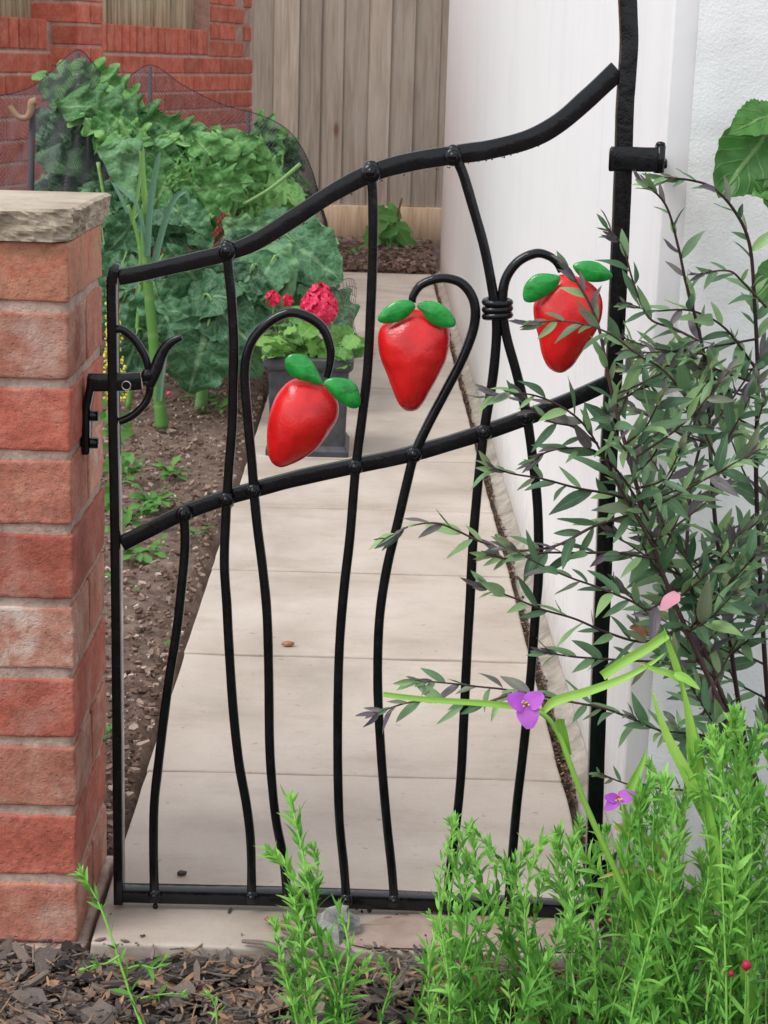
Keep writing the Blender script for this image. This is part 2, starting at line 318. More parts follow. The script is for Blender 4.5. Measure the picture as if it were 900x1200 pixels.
def sweep(mb, pts, wid, dep, seg=10, power=2.0, ref=Vector((0, 1, 0)), wob=0.0, a=None, rect=0.0):
    """pts: smooth 3-D polyline; wid / dep: half sizes (number or function of 0..1), section is a superellipse"""
    n = len(pts); V = []; F = []; r = rnd() if a is None else a
    if rect: seg = 12
    cs = [(math.copysign(abs(math.cos(t)) ** (2 / power), math.cos(t)), math.copysign(abs(math.sin(t)) ** (2 / power), math.sin(t))) for t in [2 * math.pi * (k + .5) / seg for k in range(seg)]]
    for i, p in enumerate(pts):
        T = (pts[min(i + 1, n - 1)] - pts[max(i - 1, 0)]).normalized()
        N = T.cross(ref)
        if N.length < 1e-4: N = T.cross(Vector((1, 0, 0)))
        N.normalize(); B = N.cross(T).normalized(); t = i / (n - 1)
        w = wid(t) if callable(wid) else wid; d = dep(t) if callable(dep) else dep
        if wob: w *= 1 + wob * noise.noise(p * 40)
        if rect:
            q = []
            for sx, sy in ((1, 1), (-1, 1), (-1, -1), (1, -1)):
                cx, cy = sx * (w - rect), sy * (d - rect); e1, e2 = (cx + sx * rect, cy), (cx, cy + sy * rect); m_ = (cx + sx * rect * .7, cy + sy * rect * .7)
                q += [e1, m_, e2] if sx * sy > 0 else [e2, m_, e1]
            for c, s_ in q: V.append(p + N * c + B * s_)
            continue
        for c, s_ in cs: V.append(p + N * (c * w) + B * (s_ * d))
    for i in range(n - 1):
        for k in range(seg):
            k2 = (k + 1) % seg; F.append((i * seg + k, i * seg + k2, (i + 1) * seg + k2, (i + 1) * seg + k))
    F.append(tuple(range(seg))[::-1]); F.append(tuple((n - 1) * seg + k for k in range(seg)))
    mb.add(V, F, [(.5, i / max(1, n - 1), r) for i in range(n) for _ in range(seg)])
def rbox(sx, sy, sz, e, mid=0, jit=0.0, pull=.55, seed=0.0):
    """rounded, slightly uneven box of full size sx, sy, sz centred on the origin"""
    def ax(s):
        h = s / 2; c = [-h, -h + e]; g = e
        if mid and s > 8 * e: g = 2.2 * e; c.append(-h + g)
        for k in range(mid): c.append(-h + g + (s - 2 * g) * (k + 1) / (mid + 1))
        return c + ([h - g] if g != e else []) + [h - e, h]
    X, Y, Z = ax(sx), ax(sy), ax(sz); idx = {}; V = []; F = []
    def vid(i, j, k):
        key = (i, j, k)
        if key not in idx:
            p = Vector((X[i], Y[j], Z[k])); ext = [i in (0, len(X) - 1), j in (0, len(Y) - 1), k in (0, len(Z) - 1)]
            if sum(ext) >= 2:
                for q in range(3):
                    if ext[q]: p[q] -= math.copysign(e * pull * (.75 if sum(ext) == 2 else 1), p[q])
            if jit:
                q = p * 38 + Vector((seed * 7.3, seed * 3.1, seed * 5.7)); p = p + Vector(noise.noise_vector(q)) * jit + Vector(noise.noise_vector(q * 4)) * jit * .4
            idx[key] = len(V); V.append(p)
        return idx[key]
    nx, ny, nz = len(X) - 1, len(Y) - 1, len(Z) - 1
    for i in range(nx):
        for j in range(ny):
            F.append((vid(i, j, 0), vid(i, j + 1, 0), vid(i + 1, j + 1, 0), vid(i + 1, j, 0))); F.append((vid(i, j, nz), vid(i + 1, j, nz), vid(i + 1, j + 1, nz), vid(i, j + 1, nz)))
    for i in range(nx):
        for k in range(nz):
            F.append((vid(i, 0, k), vid(i + 1, 0, k), vid(i + 1, 0, k + 1), vid(i, 0, k + 1))); F.append((vid(i, ny, k), vid(i, ny, k + 1), vid(i + 1, ny, k + 1), vid(i + 1, ny, k)))
    for j in range(ny):
        for k in range(nz):
            F.append((vid(0, j, k), vid(0, j, k + 1), vid(0, j + 1, k + 1), vid(0, j + 1, k))); F.append((vid(nx, j, k), vid(nx, j + 1, k), vid(nx, j + 1, k + 1), vid(nx, j, k + 1)))
    return V, F
def box(mb, x0, x1, y0, y1, z0, z1, e=.002, **k):
    V, F = rbox(x1 - x0, y1 - y0, z1 - z0, e, **k); c = Vector(((x0 + x1) / 2, (y0 + y1) / 2, (z0 + z1) / 2))
    mb.add([v + c for v in V], F)
def blob(mb, c, r, seg=10, rings=6, sc=(1, 1, 1), jit=0.0, seed=0.0, mtx=None):
    V = [Vector((0, 0, r))]; F = []
    for i in range(1, rings):
        ph = math.pi * i / rings
        for k in range(seg): th = 2 * math.pi * k / seg; V.append(Vector((math.sin(ph) * math.cos(th), math.sin(ph) * math.sin(th), math.cos(ph))) * r)
    V.append(Vector((0, 0, -r))); n = len(V)
    for k in range(seg):
        F.append((0, 1 + k, 1 + (k + 1) % seg)); F.append((n - 1, n - 1 - seg + (k + 1) % seg, n - 1 - seg + k))
        for i in range(rings - 2): a = 1 + i * seg; F.append((a + k, a + seg + k, a + seg + (k + 1) % seg, a + (k + 1) % seg))
    W = []
    for v in V:
        if jit: v = v * (1 + jit * noise.noise(v / r * 1.6 + Vector((seed, seed * 2, 0))))
        v = Vector((v.x * sc[0], v.y * sc[1], v.z * sc[2]))
        if mtx: v = mtx @ v
        W.append(v + Vector(c))
    mb.add(W, F)
def basis(loc, d, nrm, s=1.0):
    """matrix whose x runs along d, z along nrm"""
    X = d.normalized(); Z = (nrm - X * nrm.dot(X))
    if Z.length < 1e-5: Z = X.orthogonal()
    Z.normalize(); Y = Z.cross(X)
    return Matrix(((X.x * s, Y.x * s, Z.x * s, loc[0]), (X.y * s, Y.y * s, Z.y * s, loc[1]), (X.z * s, Y.z * s, Z.z * s, loc[2]), (0, 0, 0, 1)))
def leaf_geo(prof, nu=10, nv=4, fold=.25, droop=.2, wave=0.0, wfreq=3.0, lobes=0.0, lfreq=7, seed=0.0, crinkle=0.0):
    """unit leaf: x 0..1 along, width from prof(t) (half width), folded along the midrib, drooping at the tip"""
    V = []; A = []; F = []; r = (seed * 0.618) % 1
    for i in range(nu + 1):
        t = i / nu
        for j in range(-nv, nv + 1):
            s = j / nv; w = prof(t)
            if lobes: w *= 1 + lobes * abs(s) * math.sin(t * lfreq * 2 * math.pi + seed + (s > 0))
            x = t - abs(s) * 0.0; y = s * w
            z = abs(s) * w * fold - droop * t * t
            if wave: z += wave * abs(s) ** 1.5 * math.sin(t * wfreq * 6.28 + seed + (2.0 if s > 0 else 0))
            if crinkle:
                z += crinkle * noise.noise(Vector((x * 7 + seed, y * 7, seed))) + crinkle * .45 * noise.noise(Vector((x * 19 + seed, y * 19, seed))) ; y += crinkle * .6 * noise.noise(Vector((x * 8, y * 8 + 9, seed)))* abs(s)
            V.append((x, y, z)); A.append((s, t, r))
    W = 2 * nv + 1
    for i in range(nu):
        for j in range(2 * nv): F.append((i * W + j, (i + 1) * W + j, (i + 1) * W + j + 1, i * W + j + 1))
    return V, F, A
TOCAM = lambda p: (CC - p).normalized()
def rv(a=1.0): return Vector((ru(-a, a), ru(-a, a), ru(-a, a)))

# ============================================================ SETTING
mb = MB(); mb.add([(-60, -40, -.07), (60, -40, -.07), (60, 80, -.07), (-60, 80, -.07)], [(0, 1, 2, 3)]); mb.build('ground', M['soil'], kind='structure')
def bed(name, x0, x1, y0, y1, z, m, amp, step):
    nx = int((x1 - x0) / step); ny = int((y1 - y0) / step); V = []; F = []
    for j in range(ny + 1):
        for i in range(nx + 1):
            x = x0 + (x1 - x0) * i / nx; y = y0 + (y1 - y0) * j / ny; e = min(1, min(i, nx - i, j, ny - j) / 3)
            h = noise.fractal(Vector((x * 6, y * 6, 3)), .8, 2, 5) * amp
            V.append((x, y, z + (h - amp * .2) * 1 if e > 0 else z - .04))
    for j in range(ny):
        for i in range(nx): a = j * (nx + 1) + i; F.append((a, a + 1, a + nx + 2, a + nx + 1))
    mb = MB(); mb.add(V, F); return mb.build(name, m, kind='structure')
bed('garden_bed', -3.2, -.283, 1.96, 7.98, -.012, M['soil'], .022, .03)
bed('back_bed', -3.2, 1.5, 8.03, 9.6, 0.0, M['dark_soil'], .05, .05)
bed('mulch_bed', -1.4, 1.6, .7, 1.72, -.026, M['mulch_floor'], .02, .02)
bed('side_bed', .345, 1.6, 1.70, 1.97, -.03, M['mulch_floor'], .012, .02)

# path of concrete slabs
path = thing('path', None, None, (0, 1.7, 0)); path['kind'] = 'structure'
N_SL = 13; Y0 = 1.718; PIT = (7.976 - Y0) / N_SL
for i in range(N_SL):
    mb = MB(); g = .0085 if i % 3 else .007
    V, F = rbox(.27 + .276 + ru(-.002, .002), PIT - g, .045, .0022, mid=9, jit=.0014, seed=i + .5)
    rz = Matrix.Rotation(ru(-.004, .004), 4, 'Z'); c = Vector((-.003, Y0 + PIT * (i + .5), -.0225 + ru(-.0012, .0012)))
    mb.add([rz @ v + c for v in V], F); mb.build('slab', M['slab'], path)
mb = MB(); box(mb, -.27, .268, Y0 + .02, 7.97, -.06, -.0055, .002); mb.build('joint_bedding', M['joint'], path)
# damp soil stain on the front slab, following the slab's own surface
mb = MB(); out = [G(*q) for q in [(425, 1112), (405, 1100), (398, 1088), (428, 1085), (445, 1078), (478, 1073), (520, 1070), (545, 1063), (590, 1062), (640, 1066), (690, 1075), (690, 1126), (560, 1124)]]
out = crom(out, 5, True); ctr = sum(out, Vector()) / len(out)
mb.add([ctr + Vector((0, 0, .0022))] + [Vector((p.x, max(p.y, Y0 + .006), .0022)) + Vector((ru(-1, 1), ru(0, 1), 0)) * .0012 for p in out], [(0, 1 + k, 1 + (k + 1) % len(out)) for k in range(len(out))])
mb.build('damp_stain', M['damp'], path)

# gutter: dark gap with litter and a mortar fillet against the wall
mb = MB(); n = 120; V = []; F = []
for i in range(n + 1):
    y = 1.955 + (8.0 - 1.955) * i / n; w = .004 * noise.noise(Vector((y * 9, 1, 1)))
    V += [(.283 + w, y, -.03), (.285 + w, y, -.002 + w), (.298, y, .004 + w * .6), (.3095, y, .014 + w)]
for i in range(n):
    for k in range(3): a = i * 4 + k; F.append((a, a + 1, a + 5, a + 4))
mb.add(V, F); mb.build('mortar_fillet', M['fillet'], kind='structure')
mb = MB(); mb.add([(.262, 1.75, -.018), (.309, 1.75, -.018), (.309, 8.03, -.018), (.262, 8.03, -.018)], [(0, 1, 2, 3)]); mb.build('gutter_floor', M['dark_soil'], kind='structure')

# ------------------------------------------------------------ chips, litter (stuff)
def chip(mb, p, L, W, T, yaw, tilt, roll, r):
    n = random.choice((5, 6, 7)); top = []
    for k in range(n):
        a = 2 * math.pi * k / n + ru(-.3, .3); top.append((math.cos(a) * L / 2 * ru(.75, 1.1), math.sin(a) * W / 2 * ru(.7, 1.1)))
    b = ru(-.25, .25) * L
    V = [(x, y, T / 2 - b * (x / L) ** 2) for x, y in top] + [(x * ru(.85, 1), y * ru(.85, 1), -T / 2 - b * (x / L) ** 2) for x, y in top]
    F = [tuple(range(n)), tuple(range(2 * n - 1, n - 1, -1))] + [(k, n + k, n + (k + 1) % n, (k + 1) % n) for k in range(n)]
    m = Matrix.Translation(p) @ Matrix.Rotation(yaw, 4, 'Z') @ Matrix.Rotation(tilt, 4, 'Y') @ Matrix.Rotation(roll, 4, 'X')
    mb.add(V, F, [(.5, .5, r)] * len(V), m)
mb = MB()
for k in range(4200):
    x = ru(-.75, .75); y = ru(1.35, 1.735)
    if -.2815 > x and y > 1.728: continue
    if y > Y0 - .006 and -.29 < x < .28: y -= .03
    big = rnd(); L = .010 + .030 * big ** 2; z = -.024 + ru(0, .014) + L * .10
    if x < -.29: z += .004
    chip(mb, Vector((x, y, z)), L * ru(1, 1.5), L * ru(.35, .8), ru(.002, .005), ru(0, 6.3), ru(-.5, .5), ru(-.5, .5), rnd() ** 1.3)
for k in range(90):
    x = ru(-.5, .5); y = ru(1.45, 1.70)
    chip(mb, Vector((x, y, -.012 + ru(0, .01) + (.006 if x < -.29 else 0))), ru(.03, .07), ru(.004, .008), ru(.002, .005), ru(0, 6.3), ru(-.2, .2), ru(-.3, .3), ru(.3, 1))
for k in range(500):
    x = ru(.35, 1.1); y = ru(1.72, 1.94); chip(mb, Vector((x, y, -.025)), ru(.01, .03), ru(.005, .015), .004, ru(0, 6), ru(-.4, .4), ru(-.4, .4), rnd())
for k in range(6500):
    x = ru(-.7, .7); y = ru(1.42, 1.728)
    if y > Y0 - .004 and x > -.29: continue
    L = ru(.003, .009); chip(mb, Vector((x, y, -.016 + ru(0, .016))), L * ru(1, 3), L * ru(.4, .7), ru(.001, .002), ru(0, 6.3), ru(-.5, .5), ru(-.5, .5), rnd())
for k in range(1500):
    x = ru(-.7, .7); y = ru(1.42, 1.722 if x > -.29 else 1.728)
    chip(mb, Vector((x, y, -.004 + ru(-.006, .006))), ru(.012, .045), ru(.0012, .003), .0012, ru(0, 6.3), ru(-.25, .25), ru(-.3, .3), ru(.3, 1))
for k in range(110):
    x = ru(-.27, .27); y = Y0 + random.random() ** 2.2 * .085; L = ru(.002, .009)
    if noise.noise(Vector((x * 14, y * 20, 2))) < -.12: continue
    chip(mb, Vector((x, y, .002)), L * ru(1, 2), L * .6, .0015, ru(0, 6.3), 0, 0, rnd())
mb.build('bark_mulch', M['chip'], smooth=False, kind='stuff', label='dark grey and brown bark chippings in front of the path', cat='bark mulch')
mb = MB()
for k in range(15000):
    y = 1.98 + (7.0 - 1.98) * rnd() ** 1.9; x = -.29 - (.95) * rnd() ** 1.1
    L = .004 + .014 * rnd() ** 2.6
    chip(mb, Vector((x, y, -.012 + ru(.0, .012))), L * ru(1, 1.5), L * ru(.5, .9), ru(.002, .005) + L * .1, ru(0, 6.3), ru(-.5, .5), ru(-.5, .5), rnd())
for k in range(2500):
    x = ru(-.9, .3); y = ru(8.0, 9.38); L = ru(.012, .045)
    chip(mb, Vector((x, y, ru(0, .02))), L, L * ru(.5, .9), L * .5, ru(0, 6.3), ru(-.5, .5), ru(-.5, .5), rnd() * .7)
mb.build('soil_crumbs', M['bed_chip'], smooth=False, kind='stuff', label='broken soil crumbs and wood chips on the garden bed', cat='soil')
mb = MB()
for k in range(2600):
    y = 1.8 + 6.1 * rnd() ** 1.5; x = ru(.271, .285); L = ru(.003, .011)
    if noise.noise(Vector((y * 5, 0, 0))) < -.25: continue
    chip(mb, Vector((x, y, -.010 + ru(0, .012))), L, L * ru(.35, .8), .001, ru(1.0, 2.1) if rnd() < .6 else ru(0, 6), ru(-.5, .5), ru(-.6, .6), rnd())
mb.build('leaf_litter', M['litter'], smooth=False, kind='stuff', label='dead leaves and grit caught in the gutter along the white wall', cat='leaf litter')
mb = MB()
for k in range(330):
    x = ru(-.26, .26); y = 1.73 + 1.9 * rnd() ** 1.6; r = ru(.0004, .0012) if k % 7 else ru(.0012, .0026)
    if noise.noise(Vector((x * 9, y * 9, 4))) < ru(-.5, .35): continue; chip(mb, Vector((x, y, r + .001)), 2 * r * ru(1, 2), 2 * r, r, ru(0, 6), 0, 0, rnd())
mb.build('path_grit', M['chip'], smooth=False, kind='stuff', label='scattered specks of dirt on the pale path slabs', cat='grit')

# ------------------------------------------------------------ house wall on the right
hw = thing('house_wall', 'white painted house wall, smooth along the path and rough stucco on its front', 'wall', (.31, 1.95, 0))
mb = MB(); box(mb, .31, .42, 1.952, 8.05, -.05, 3.0, .004); mb.build('side_wall', M['wall_smooth'], hw)
n = 90; mb = MB(); V = []; F = []
XA, XB, ZA, ZB = .337, 1.5, -.05, 2.0
for j in range(n * 2 + 1):
    for i in range(n + 1):
        x = XA + (XB - XA) * i / n; z = ZA + (ZB - ZA) * j / (2 * n)
        V.append((x, 1.949 - .004 * min(1, i / 2) - .0016 * noise.noise(Vector((x * 60, 0, z * 60))) - .003 * noise.noise(Vector((x * 9, 3, z * 9))), z))
for j in range(n * 2):
    for i in range(n): a = j * (n + 1) + i; F.append((a, a + 1, a + n + 2, a + n + 1))
# sides of the stucco coat
mb.add(V, F); mb.build('stucco_front', M['wall_rough'], hw)
mb = MB(); box(mb, .421, 1.5, 1.953, 8.049, -.05, 2.999, .004); mb.build('wall_body', M['wall_smooth'], hw)

# ------------------------------------------------------------ back fence
FD = 9.43
fz = P(450, 241, FD).z
fe = thing('board_fence', 'weathered grey brown closeboard fence across the end of the path', 'fence', (0, FD, 0))
x = -1.25
while x < .8:
    w = .122 + ru(-.016, .012); w2 = w
    if w2 < .02: break
    mb = MB(); T0, T1 = .013, .0085
    y = FD + ru(-.002, .002); zt = 1.83 + ru(-.004, .004); V = []
    for (zz) in (fz, zt):
        V += [(x - .010, y - T1 + .004, zz), (x + w2 - .001, y - T0, zz), (x + w2 - .001, y + .002, zz), (x - .010, y + .002, zz)]
    mb.add(V, [(0, 1, 5, 4), (1, 2, 6, 5), (2, 3, 7, 6), (3, 0, 4, 7), (0, 3, 2, 1), (4, 5, 6, 7)])
    mb.build('board', M['fence'], fe, smooth=False)
    x += w
mb = MB(); box(mb, -1.25, .85, FD - .026, FD + .0, .0, fz - .003, .003); mb.build('gravel_board', M['gravel_board'], fe)
for zz in (.45, 1.5):
    mb = MB(); box(mb, -1.25, .85, FD + .004, FD + .05, zz, zz + .075, .003); mb.build('rail', M['gravel_board'], fe)
for xx in (-1.3, .18):
    mb = MB(); box(mb, xx, xx + .1, FD + .052, FD + .15, -.05, 1.85, .003); mb.build('post', M['gravel_board'], fe)

# ------------------------------------------------------------ brick garden wall, running obliquely away on the left
bw = thing('brick_garden_wall', 'orange red brick garden wall with slatted openings behind the vegetables', 'wall', (-1.15, 6.6, 0))
TD = Vector((.258, .966, 0)).normalized(); ND = Vector((TD.y, -TD.x, 0)); O0 = Vector((-1.257, 6.2, 0))
def wmat(s, off, z): p = O0 + TD * s + ND * off; return Matrix(((TD.x, -ND.x, 0, p.x), (TD.y, -ND.y, 0, p.y), (0, 0, 1, z), (0, 0, 0, 1)))
def small_brick(sx, sy, sz):
    V, F = rbox(sx, sy, sz, .004, jit=0); mb = MB(); mb.add(V, F); return mb.mesh('brick', M['wall_brick'], False)
B_st = small_brick(.215, .1025, .065); B_half = small_brick(.1025, .1025, .065); B_on = small_brick(.065, .215, .1025); B_hd = small_brick(.1025, .215, .065)
def pb(me, s, off, z):
    o = obj('brick', me, bw); o.matrix_world = wmat(s + ru(-.001, .001), off + ru(-.0015, .0015), z); return o
S0, S1 = -.75, 2.62; ZTOP = 1.02
nc = 12; zc0 = ZTOP - .1025 - .010
bricks_mtx = []
def pier_range(s): return (-.62 < s < 2.9)
P1a, P1b = .403, .62          # pier that stands proud of the wall
for c in range(nc):
    z = zc0 - .0375 - .075 * c
    s = S0 + (.1125 if c % 2 else 0)
    while s + .21 < S1:
        pb(B_st, s + .1075, -.0513, z)
        s += .225
    if c % 2: pb(B_half, s + .051, -.0513, z)
s = S0
while s < 2.0:
    if not (P1a - .03 < s + .03 < P1b + .03): pb(B_on, s + .0325, -.1075, ZTOP - .0513)
    s += .075
for c in range(24):           # proud pier, a brick square
    z = 1.72 - .075 * c
    if z < .04: break
    if c % 2: pb(B_hd, P1a + .051, -.1075 + .1025, z); pb(B_hd, P1a + .051 + .1125, -.1075 + .1025, z)
    else: pb(B_st, P1a + .1075, .0513, z); pb(B_st, P1a + .1075, -.0613, z) if z > ZTOP else None
for c in range(10):           # flush end pier rising above the openings
    z = ZTOP + .0275 - .105 + .075 * c
    s = 2.045 + (.1125 if c % 2 else 0)
    if c % 2: pb(B_half, 2.045 + .051, -.0513, z); pb(B_half, 2.495 + .051, -.0513, z)
    while s + .2 < (2.5 if c % 2 else 2.61):
        pb(B_st if s + .21 < 2.5 or c % 2 else B_half, s + (.1075 if s + .21 < 2.5 or c % 2 else .051), -.0513, z); s += .225
def wbox(mb, s0, s1, o0, o1, z0, z1):
    V, F = rbox(s1 - s0, abs(o1 - o0), z1 - z0, .002); m = wmat((s0 + s1) / 2, (o0 + o1) / 2, (z0 + z1) / 2); mb.add(V, F, None, m)
mb = MB(); wbox(mb, S0, 2.60, -.210, -.006, -.05, ZTOP - .108); wbox(mb, S0, 2.03, -.208, -.009, ZTOP - .1085, ZTOP - .006)
wbox(mb, P1a + .006, P1b - .004, -.2, .096, -.05, 1.75); wbox(mb, 2.036, 2.60, -.21, -.007, ZTOP - .107, 1.75); mb.build('mortar', M['wall_mortar'], bw)
s = S0
while s < 2.03:
    if not (P1a - .015 < s < P1b + .01):
        mb = MB(); w = .026 + ru(-.003, .004); V, F = rbox(w, .012, .75, .002); mb.add(V, F, None, wmat(s + w / 2, -.085 + ru(-.004, .004), ZTOP + .375 + .001)); mb.build('slat', M['slat'], bw)
    s += .034
mb = MB(); wbox(mb, S0, P1a, -.125, -.105, ZTOP + .45, ZTOP + .5); wbox(mb, P1b, 2.03, -.125, -.105, ZTOP + .45, ZTOP + .5); mb.build('slat_rail', M['slat'], bw)

# ------------------------------------------------------------ brick gate pier in front on the left
XR = -.290; YF = 1.73; DEP = .213; WID = .33
gp = thing('brick_gate_pier', 'weathered red brick gate pier with a rough buff stone cap on the left', 'pier', (XR - WID / 2, YF + DEP / 2, 0))
zl = [P(88, y, YF).z for y in (285, 367, 457, 542, 628, 714, 797, 877, 957, 1037, 1115)]
mats = ['brick_tan', 'brick_dusky', 'brick_red', 'brick_dusky', 'brick_red', 'brick_pale', 'brick_red', 'brick_dusky', 'brick_red', 'brick_dusky']
def pbrick(x0, x1, y0, y1, z0, z1, m, sd):
    mb = MB(); V, F = rbox(x1 - x0, y1 - y0, z1 - z0, .0020, mid=11, jit=.0014, seed=sd, pull=.45)
    rr = Matrix.Rotation(ru(-.006, .006), 4, 'Z') @ Matrix.Rotation(ru(-.008, .008), 4, 'Y')
    c = Vector(((x0 + x1) / 2, (y0 + y1) / 2 + ru(-.001, .001), (z0 + z1) / 2)); mb.add([rr @ v + c for v in V], F); return mb.build('brick', M[m], gp)
for i in range(10):
    z1, z0 = zl[i], zl[i + 1] + .0105; jo = ru(-.001, .001)
    if i % 2 == 0:      # headers running back on the right
        pbrick(XR - .1025 + jo, XR + jo, YF, YF + .213, z0, z1, mats[i], i + .3)
        pbrick(XR - WID, XR - .1135, YF, YF + .1025, z0, z1, mats[(i + 3) % 10], i + 30.3); pbrick(XR - WID, XR - .1135, YF + .1115, YF + .213, z0, z1, 'brick_red', i + 60)
    else:
        pbrick(XR - .215 + jo, XR + jo, YF, YF + .1025, z0, z1, mats[i], i + .7); pbrick(XR - .215 + jo, XR + jo, YF + .1115, YF + .213, z0, z1, mats[(i + 2) % 10], i + 11.2)
        pbrick(XR - WID, XR - .226, YF, YF + .213, z0, z1, mats[(i + 5) % 10], i + 47)
mb = MB(); V, F = rbox(WID - .007, DEP - .007, zl[0] + .05, .003, mid=24, jit=.0022, seed=3.3); mb.add([v + Vector((XR - WID / 2, YF + DEP / 2, (zl[0] - .05) / 2)) for v in V], F); mb.build('mortar', M['mortar'], gp)
mb = MB(); V, F = rbox(WID + .008, DEP + .02, .05, .003, mid=8, jit=.003, seed=8.8); mb.add([v + Vector((XR - WID / 2 + .003, YF + DEP / 2, -.031)) for v in V], F); mb.build('mortar_footing', M['mortar'], gp)
# cap with chamfered corner and rock-faced edges
ztop = P(60, 246, YF - .016).z; zb = zl[0] + .001
x1 = XR + .012
out = [(XR - WID - .02, YF - .016), (x1 - .016, YF - .016), (x1 - .003, YF - .004), (x1, YF + .03), (x1 + .001, YF + DEP + .012), (XR - WID - .02, YF + DEP + .012)]
dense = []
for k in range(len(out)):
    a, b = Vector(out[k]), Vector(out[(k + 1) % len(out)]); m_ = max(1, int((b - a).length / .005))
    for q in range(m_): dense.append(a.lerp(b, q / m_))
mb = MB(); V = []; F = []; L = len(dense); lv = 12; cen = Vector((XR - WID / 2, YF + DEP / 2))
for j in range(lv + 1):
    t_ = j / lv
    for p in dense:
        d = (cen - p).normalized(); q3 = Vector((p.x * 34, p.y * 34, t_ * 2.2))
        ins = .001 + .013 * abs(noise.noise(q3)) + .006 * abs(noise.noise(q3 * 2.7)) + .008 * t_ if 0 < j < lv else (.010 if j == 0 else .013)
        pp = p + d * (ins if j else .010)
        V.append((pp.x, pp.y, ztop - (ztop - zb) * t_ ** 1 if j < lv else zb))
# j=0 is the top edge, j=lv the bottom edge
V = [Vector(v) for v in V]
for j in range(lv):
    for k in range(L): a = j * L + k; b = j * L + (k + 1) % L; F.append((a, a + L, b + L, b))
F.append(tuple(range(L))); F.append(tuple(range(lv * L + L - 1, lv * L - 1, -1)))
mb.add(V, F); cap = mb.build('cap_stone', M['cap_stone'], gp, smooth=False)
# latch keeper screwed to the pier's side
mb = MB(); GY = 1.81
pk = [P(*q, GY) for q in [(108, 440), (107, 452), (104, 468), (102, 480), (102, 500), (102, 530)]]
sweep(mb, crom(pk, 5), lambda t: .0042, .013, 8, 4); 
for q in ((107, 487), (107, 519)):
    c = P(*q, GY); sweep(mb, [c + Vector((-.010, 0, 0)), c + Vector((.007, 0, 0))], .0055, .0055, 8, 3)
mb.build('latch_keeper', M['iron'], gp)

# ------------------------------------------------------------ THE GATE
gate = thing('iron_garden_gate', 'black wrought iron garden gate with three red strawberries and green leaves', 'gate', (0, GY, 0))
def gpts(pts, dy=0.0, n=8): return crom([P(x, y, GY + dy) for x, y in pts], n)
def gbar(name, pts, w, d, dy=0.0, power=2.2, seg=12, label=None, n=8, wob=.04):
    mb = MB(); sweep(mb, gpts(pts, dy, n), w, d, seg, power, wob=wob, rect=.0013 if power >= 5 else 0); o = mb.build(name, M['iron'], gate, label=label)
    if power >= 5: o.data.set_sharp_from_angle(angle=math.radians(40))
    return o
PX = .00089
gbar('top_rail', [(139, 325), (170, 319), (200, 312), (235, 304), (266, 296), (300, 283), (345, 255), (390, 226), (435, 203), (480, 190), (535, 181), (575, 175), (620, 163), (655, 144), (690, 114), (724, 82)], lambda t: (8.8 + 2.4 * t) * PX, .0045, power=5, seg=16, wob=.05)
gbar('middle_rail', [(143, 637), (180, 618), (215, 601), (265, 583), (297, 574), (350, 560), (415, 546), (485, 531), (566, 507), (617, 489), (670, 468), (716, 447)], 9.0 * PX, .0045, power=5, seg=16, wob=.05)
gbar('bottom_rail', [(137, 1046), (230, 1048), (320, 1050), (410, 1053), (493, 1056), (600, 1061), (693, 1067)], lambda t: 9.2 * PX, .009, power=6, seg=16)
gbar('latch_stile', [(138, 309), (134, 320), (132, 335), (133, 400), (134, 500), (136, 600), (138, 800), (139, 920), (140, 1055)], lambda t: (2.6 + 3.0 * min(1, t * 14)) * PX, lambda t: .003 + .009 * min(1, t * 14), power=6, seg=16)
gbar('hinge_post', [(731, -120), (734, -30), (736, 15), (737, 50), (735, 85), (732, 130), (730, 200), (725, 320), (720, 420), (714, 520), (709, 620), (705, 720), (700, 850), (697, 950), (694, 1072)], lambda t: 9.4 * PX, .008, power=5, seg=16, wob=.03)
bars = [
 [(216, 603), (217, 640), (213, 687), (207, 740), (198, 797), (191, 850), (186, 893), (181, 940), (180, 990), (181, 1050)],
 [(266, 293), (268, 318), (271, 345), (274, 400), (273, 450), (272, 500), (268, 553), (265, 600), (263, 660), (266, 710), (268, 750), (273, 827), (280, 893), (289, 944), (294, 990), (295, 1052)],
 [(383, 442), (387, 424), (387, 407), (378, 384), (358, 370), (336, 367), (312, 380), (294, 402), (287, 435), (290, 487), (295, 540), (298, 580), (302, 620), (308, 667), (313, 720), (315, 790), (316, 870), (319, 920), (324, 964), (332, 1005), (337, 1053)],
 [(435, 200), (437, 235), (437, 290), (435, 350), (431, 430), (425, 485), (418, 538), (415, 570), (410, 631), (403, 692), (398, 756), (396, 827), (396, 905), (398, 964), (403, 1015), (406, 1054)],
 [(483, 354), (485, 345), (495, 333), (518, 326), (541, 332), (555, 352), (556, 380), (543, 418), (522, 459), (502, 497), (486, 532), (476, 570), (466, 613), (454, 663), (446, 713), (443, 760), (443, 815), (446, 873), (449, 915), (454, 971), (459, 1017), (462, 1055)],
 [(531, 180), (542, 202), (555, 245), (568, 292), (578, 345), (582, 380), (580, 420), (575, 460), (568, 500), (562, 550), (558, 590), (554, 640), (551, 702), (547, 773), (543, 855), (540, 911), (534, 971), (527, 1021), (523, 1058)],
 [(658, 318), (653, 308), (643, 300), (628, 297), (608, 306), (594, 324), (589, 346), (590, 374), (595, 400), (604, 432), (612, 464), (618, 492), (624, 535), (629, 580), (631, 623), (631, 676), (627, 725), (623, 780), (618, 835), (612, 890), (606, 940), (601, 995), (596, 1058)]]
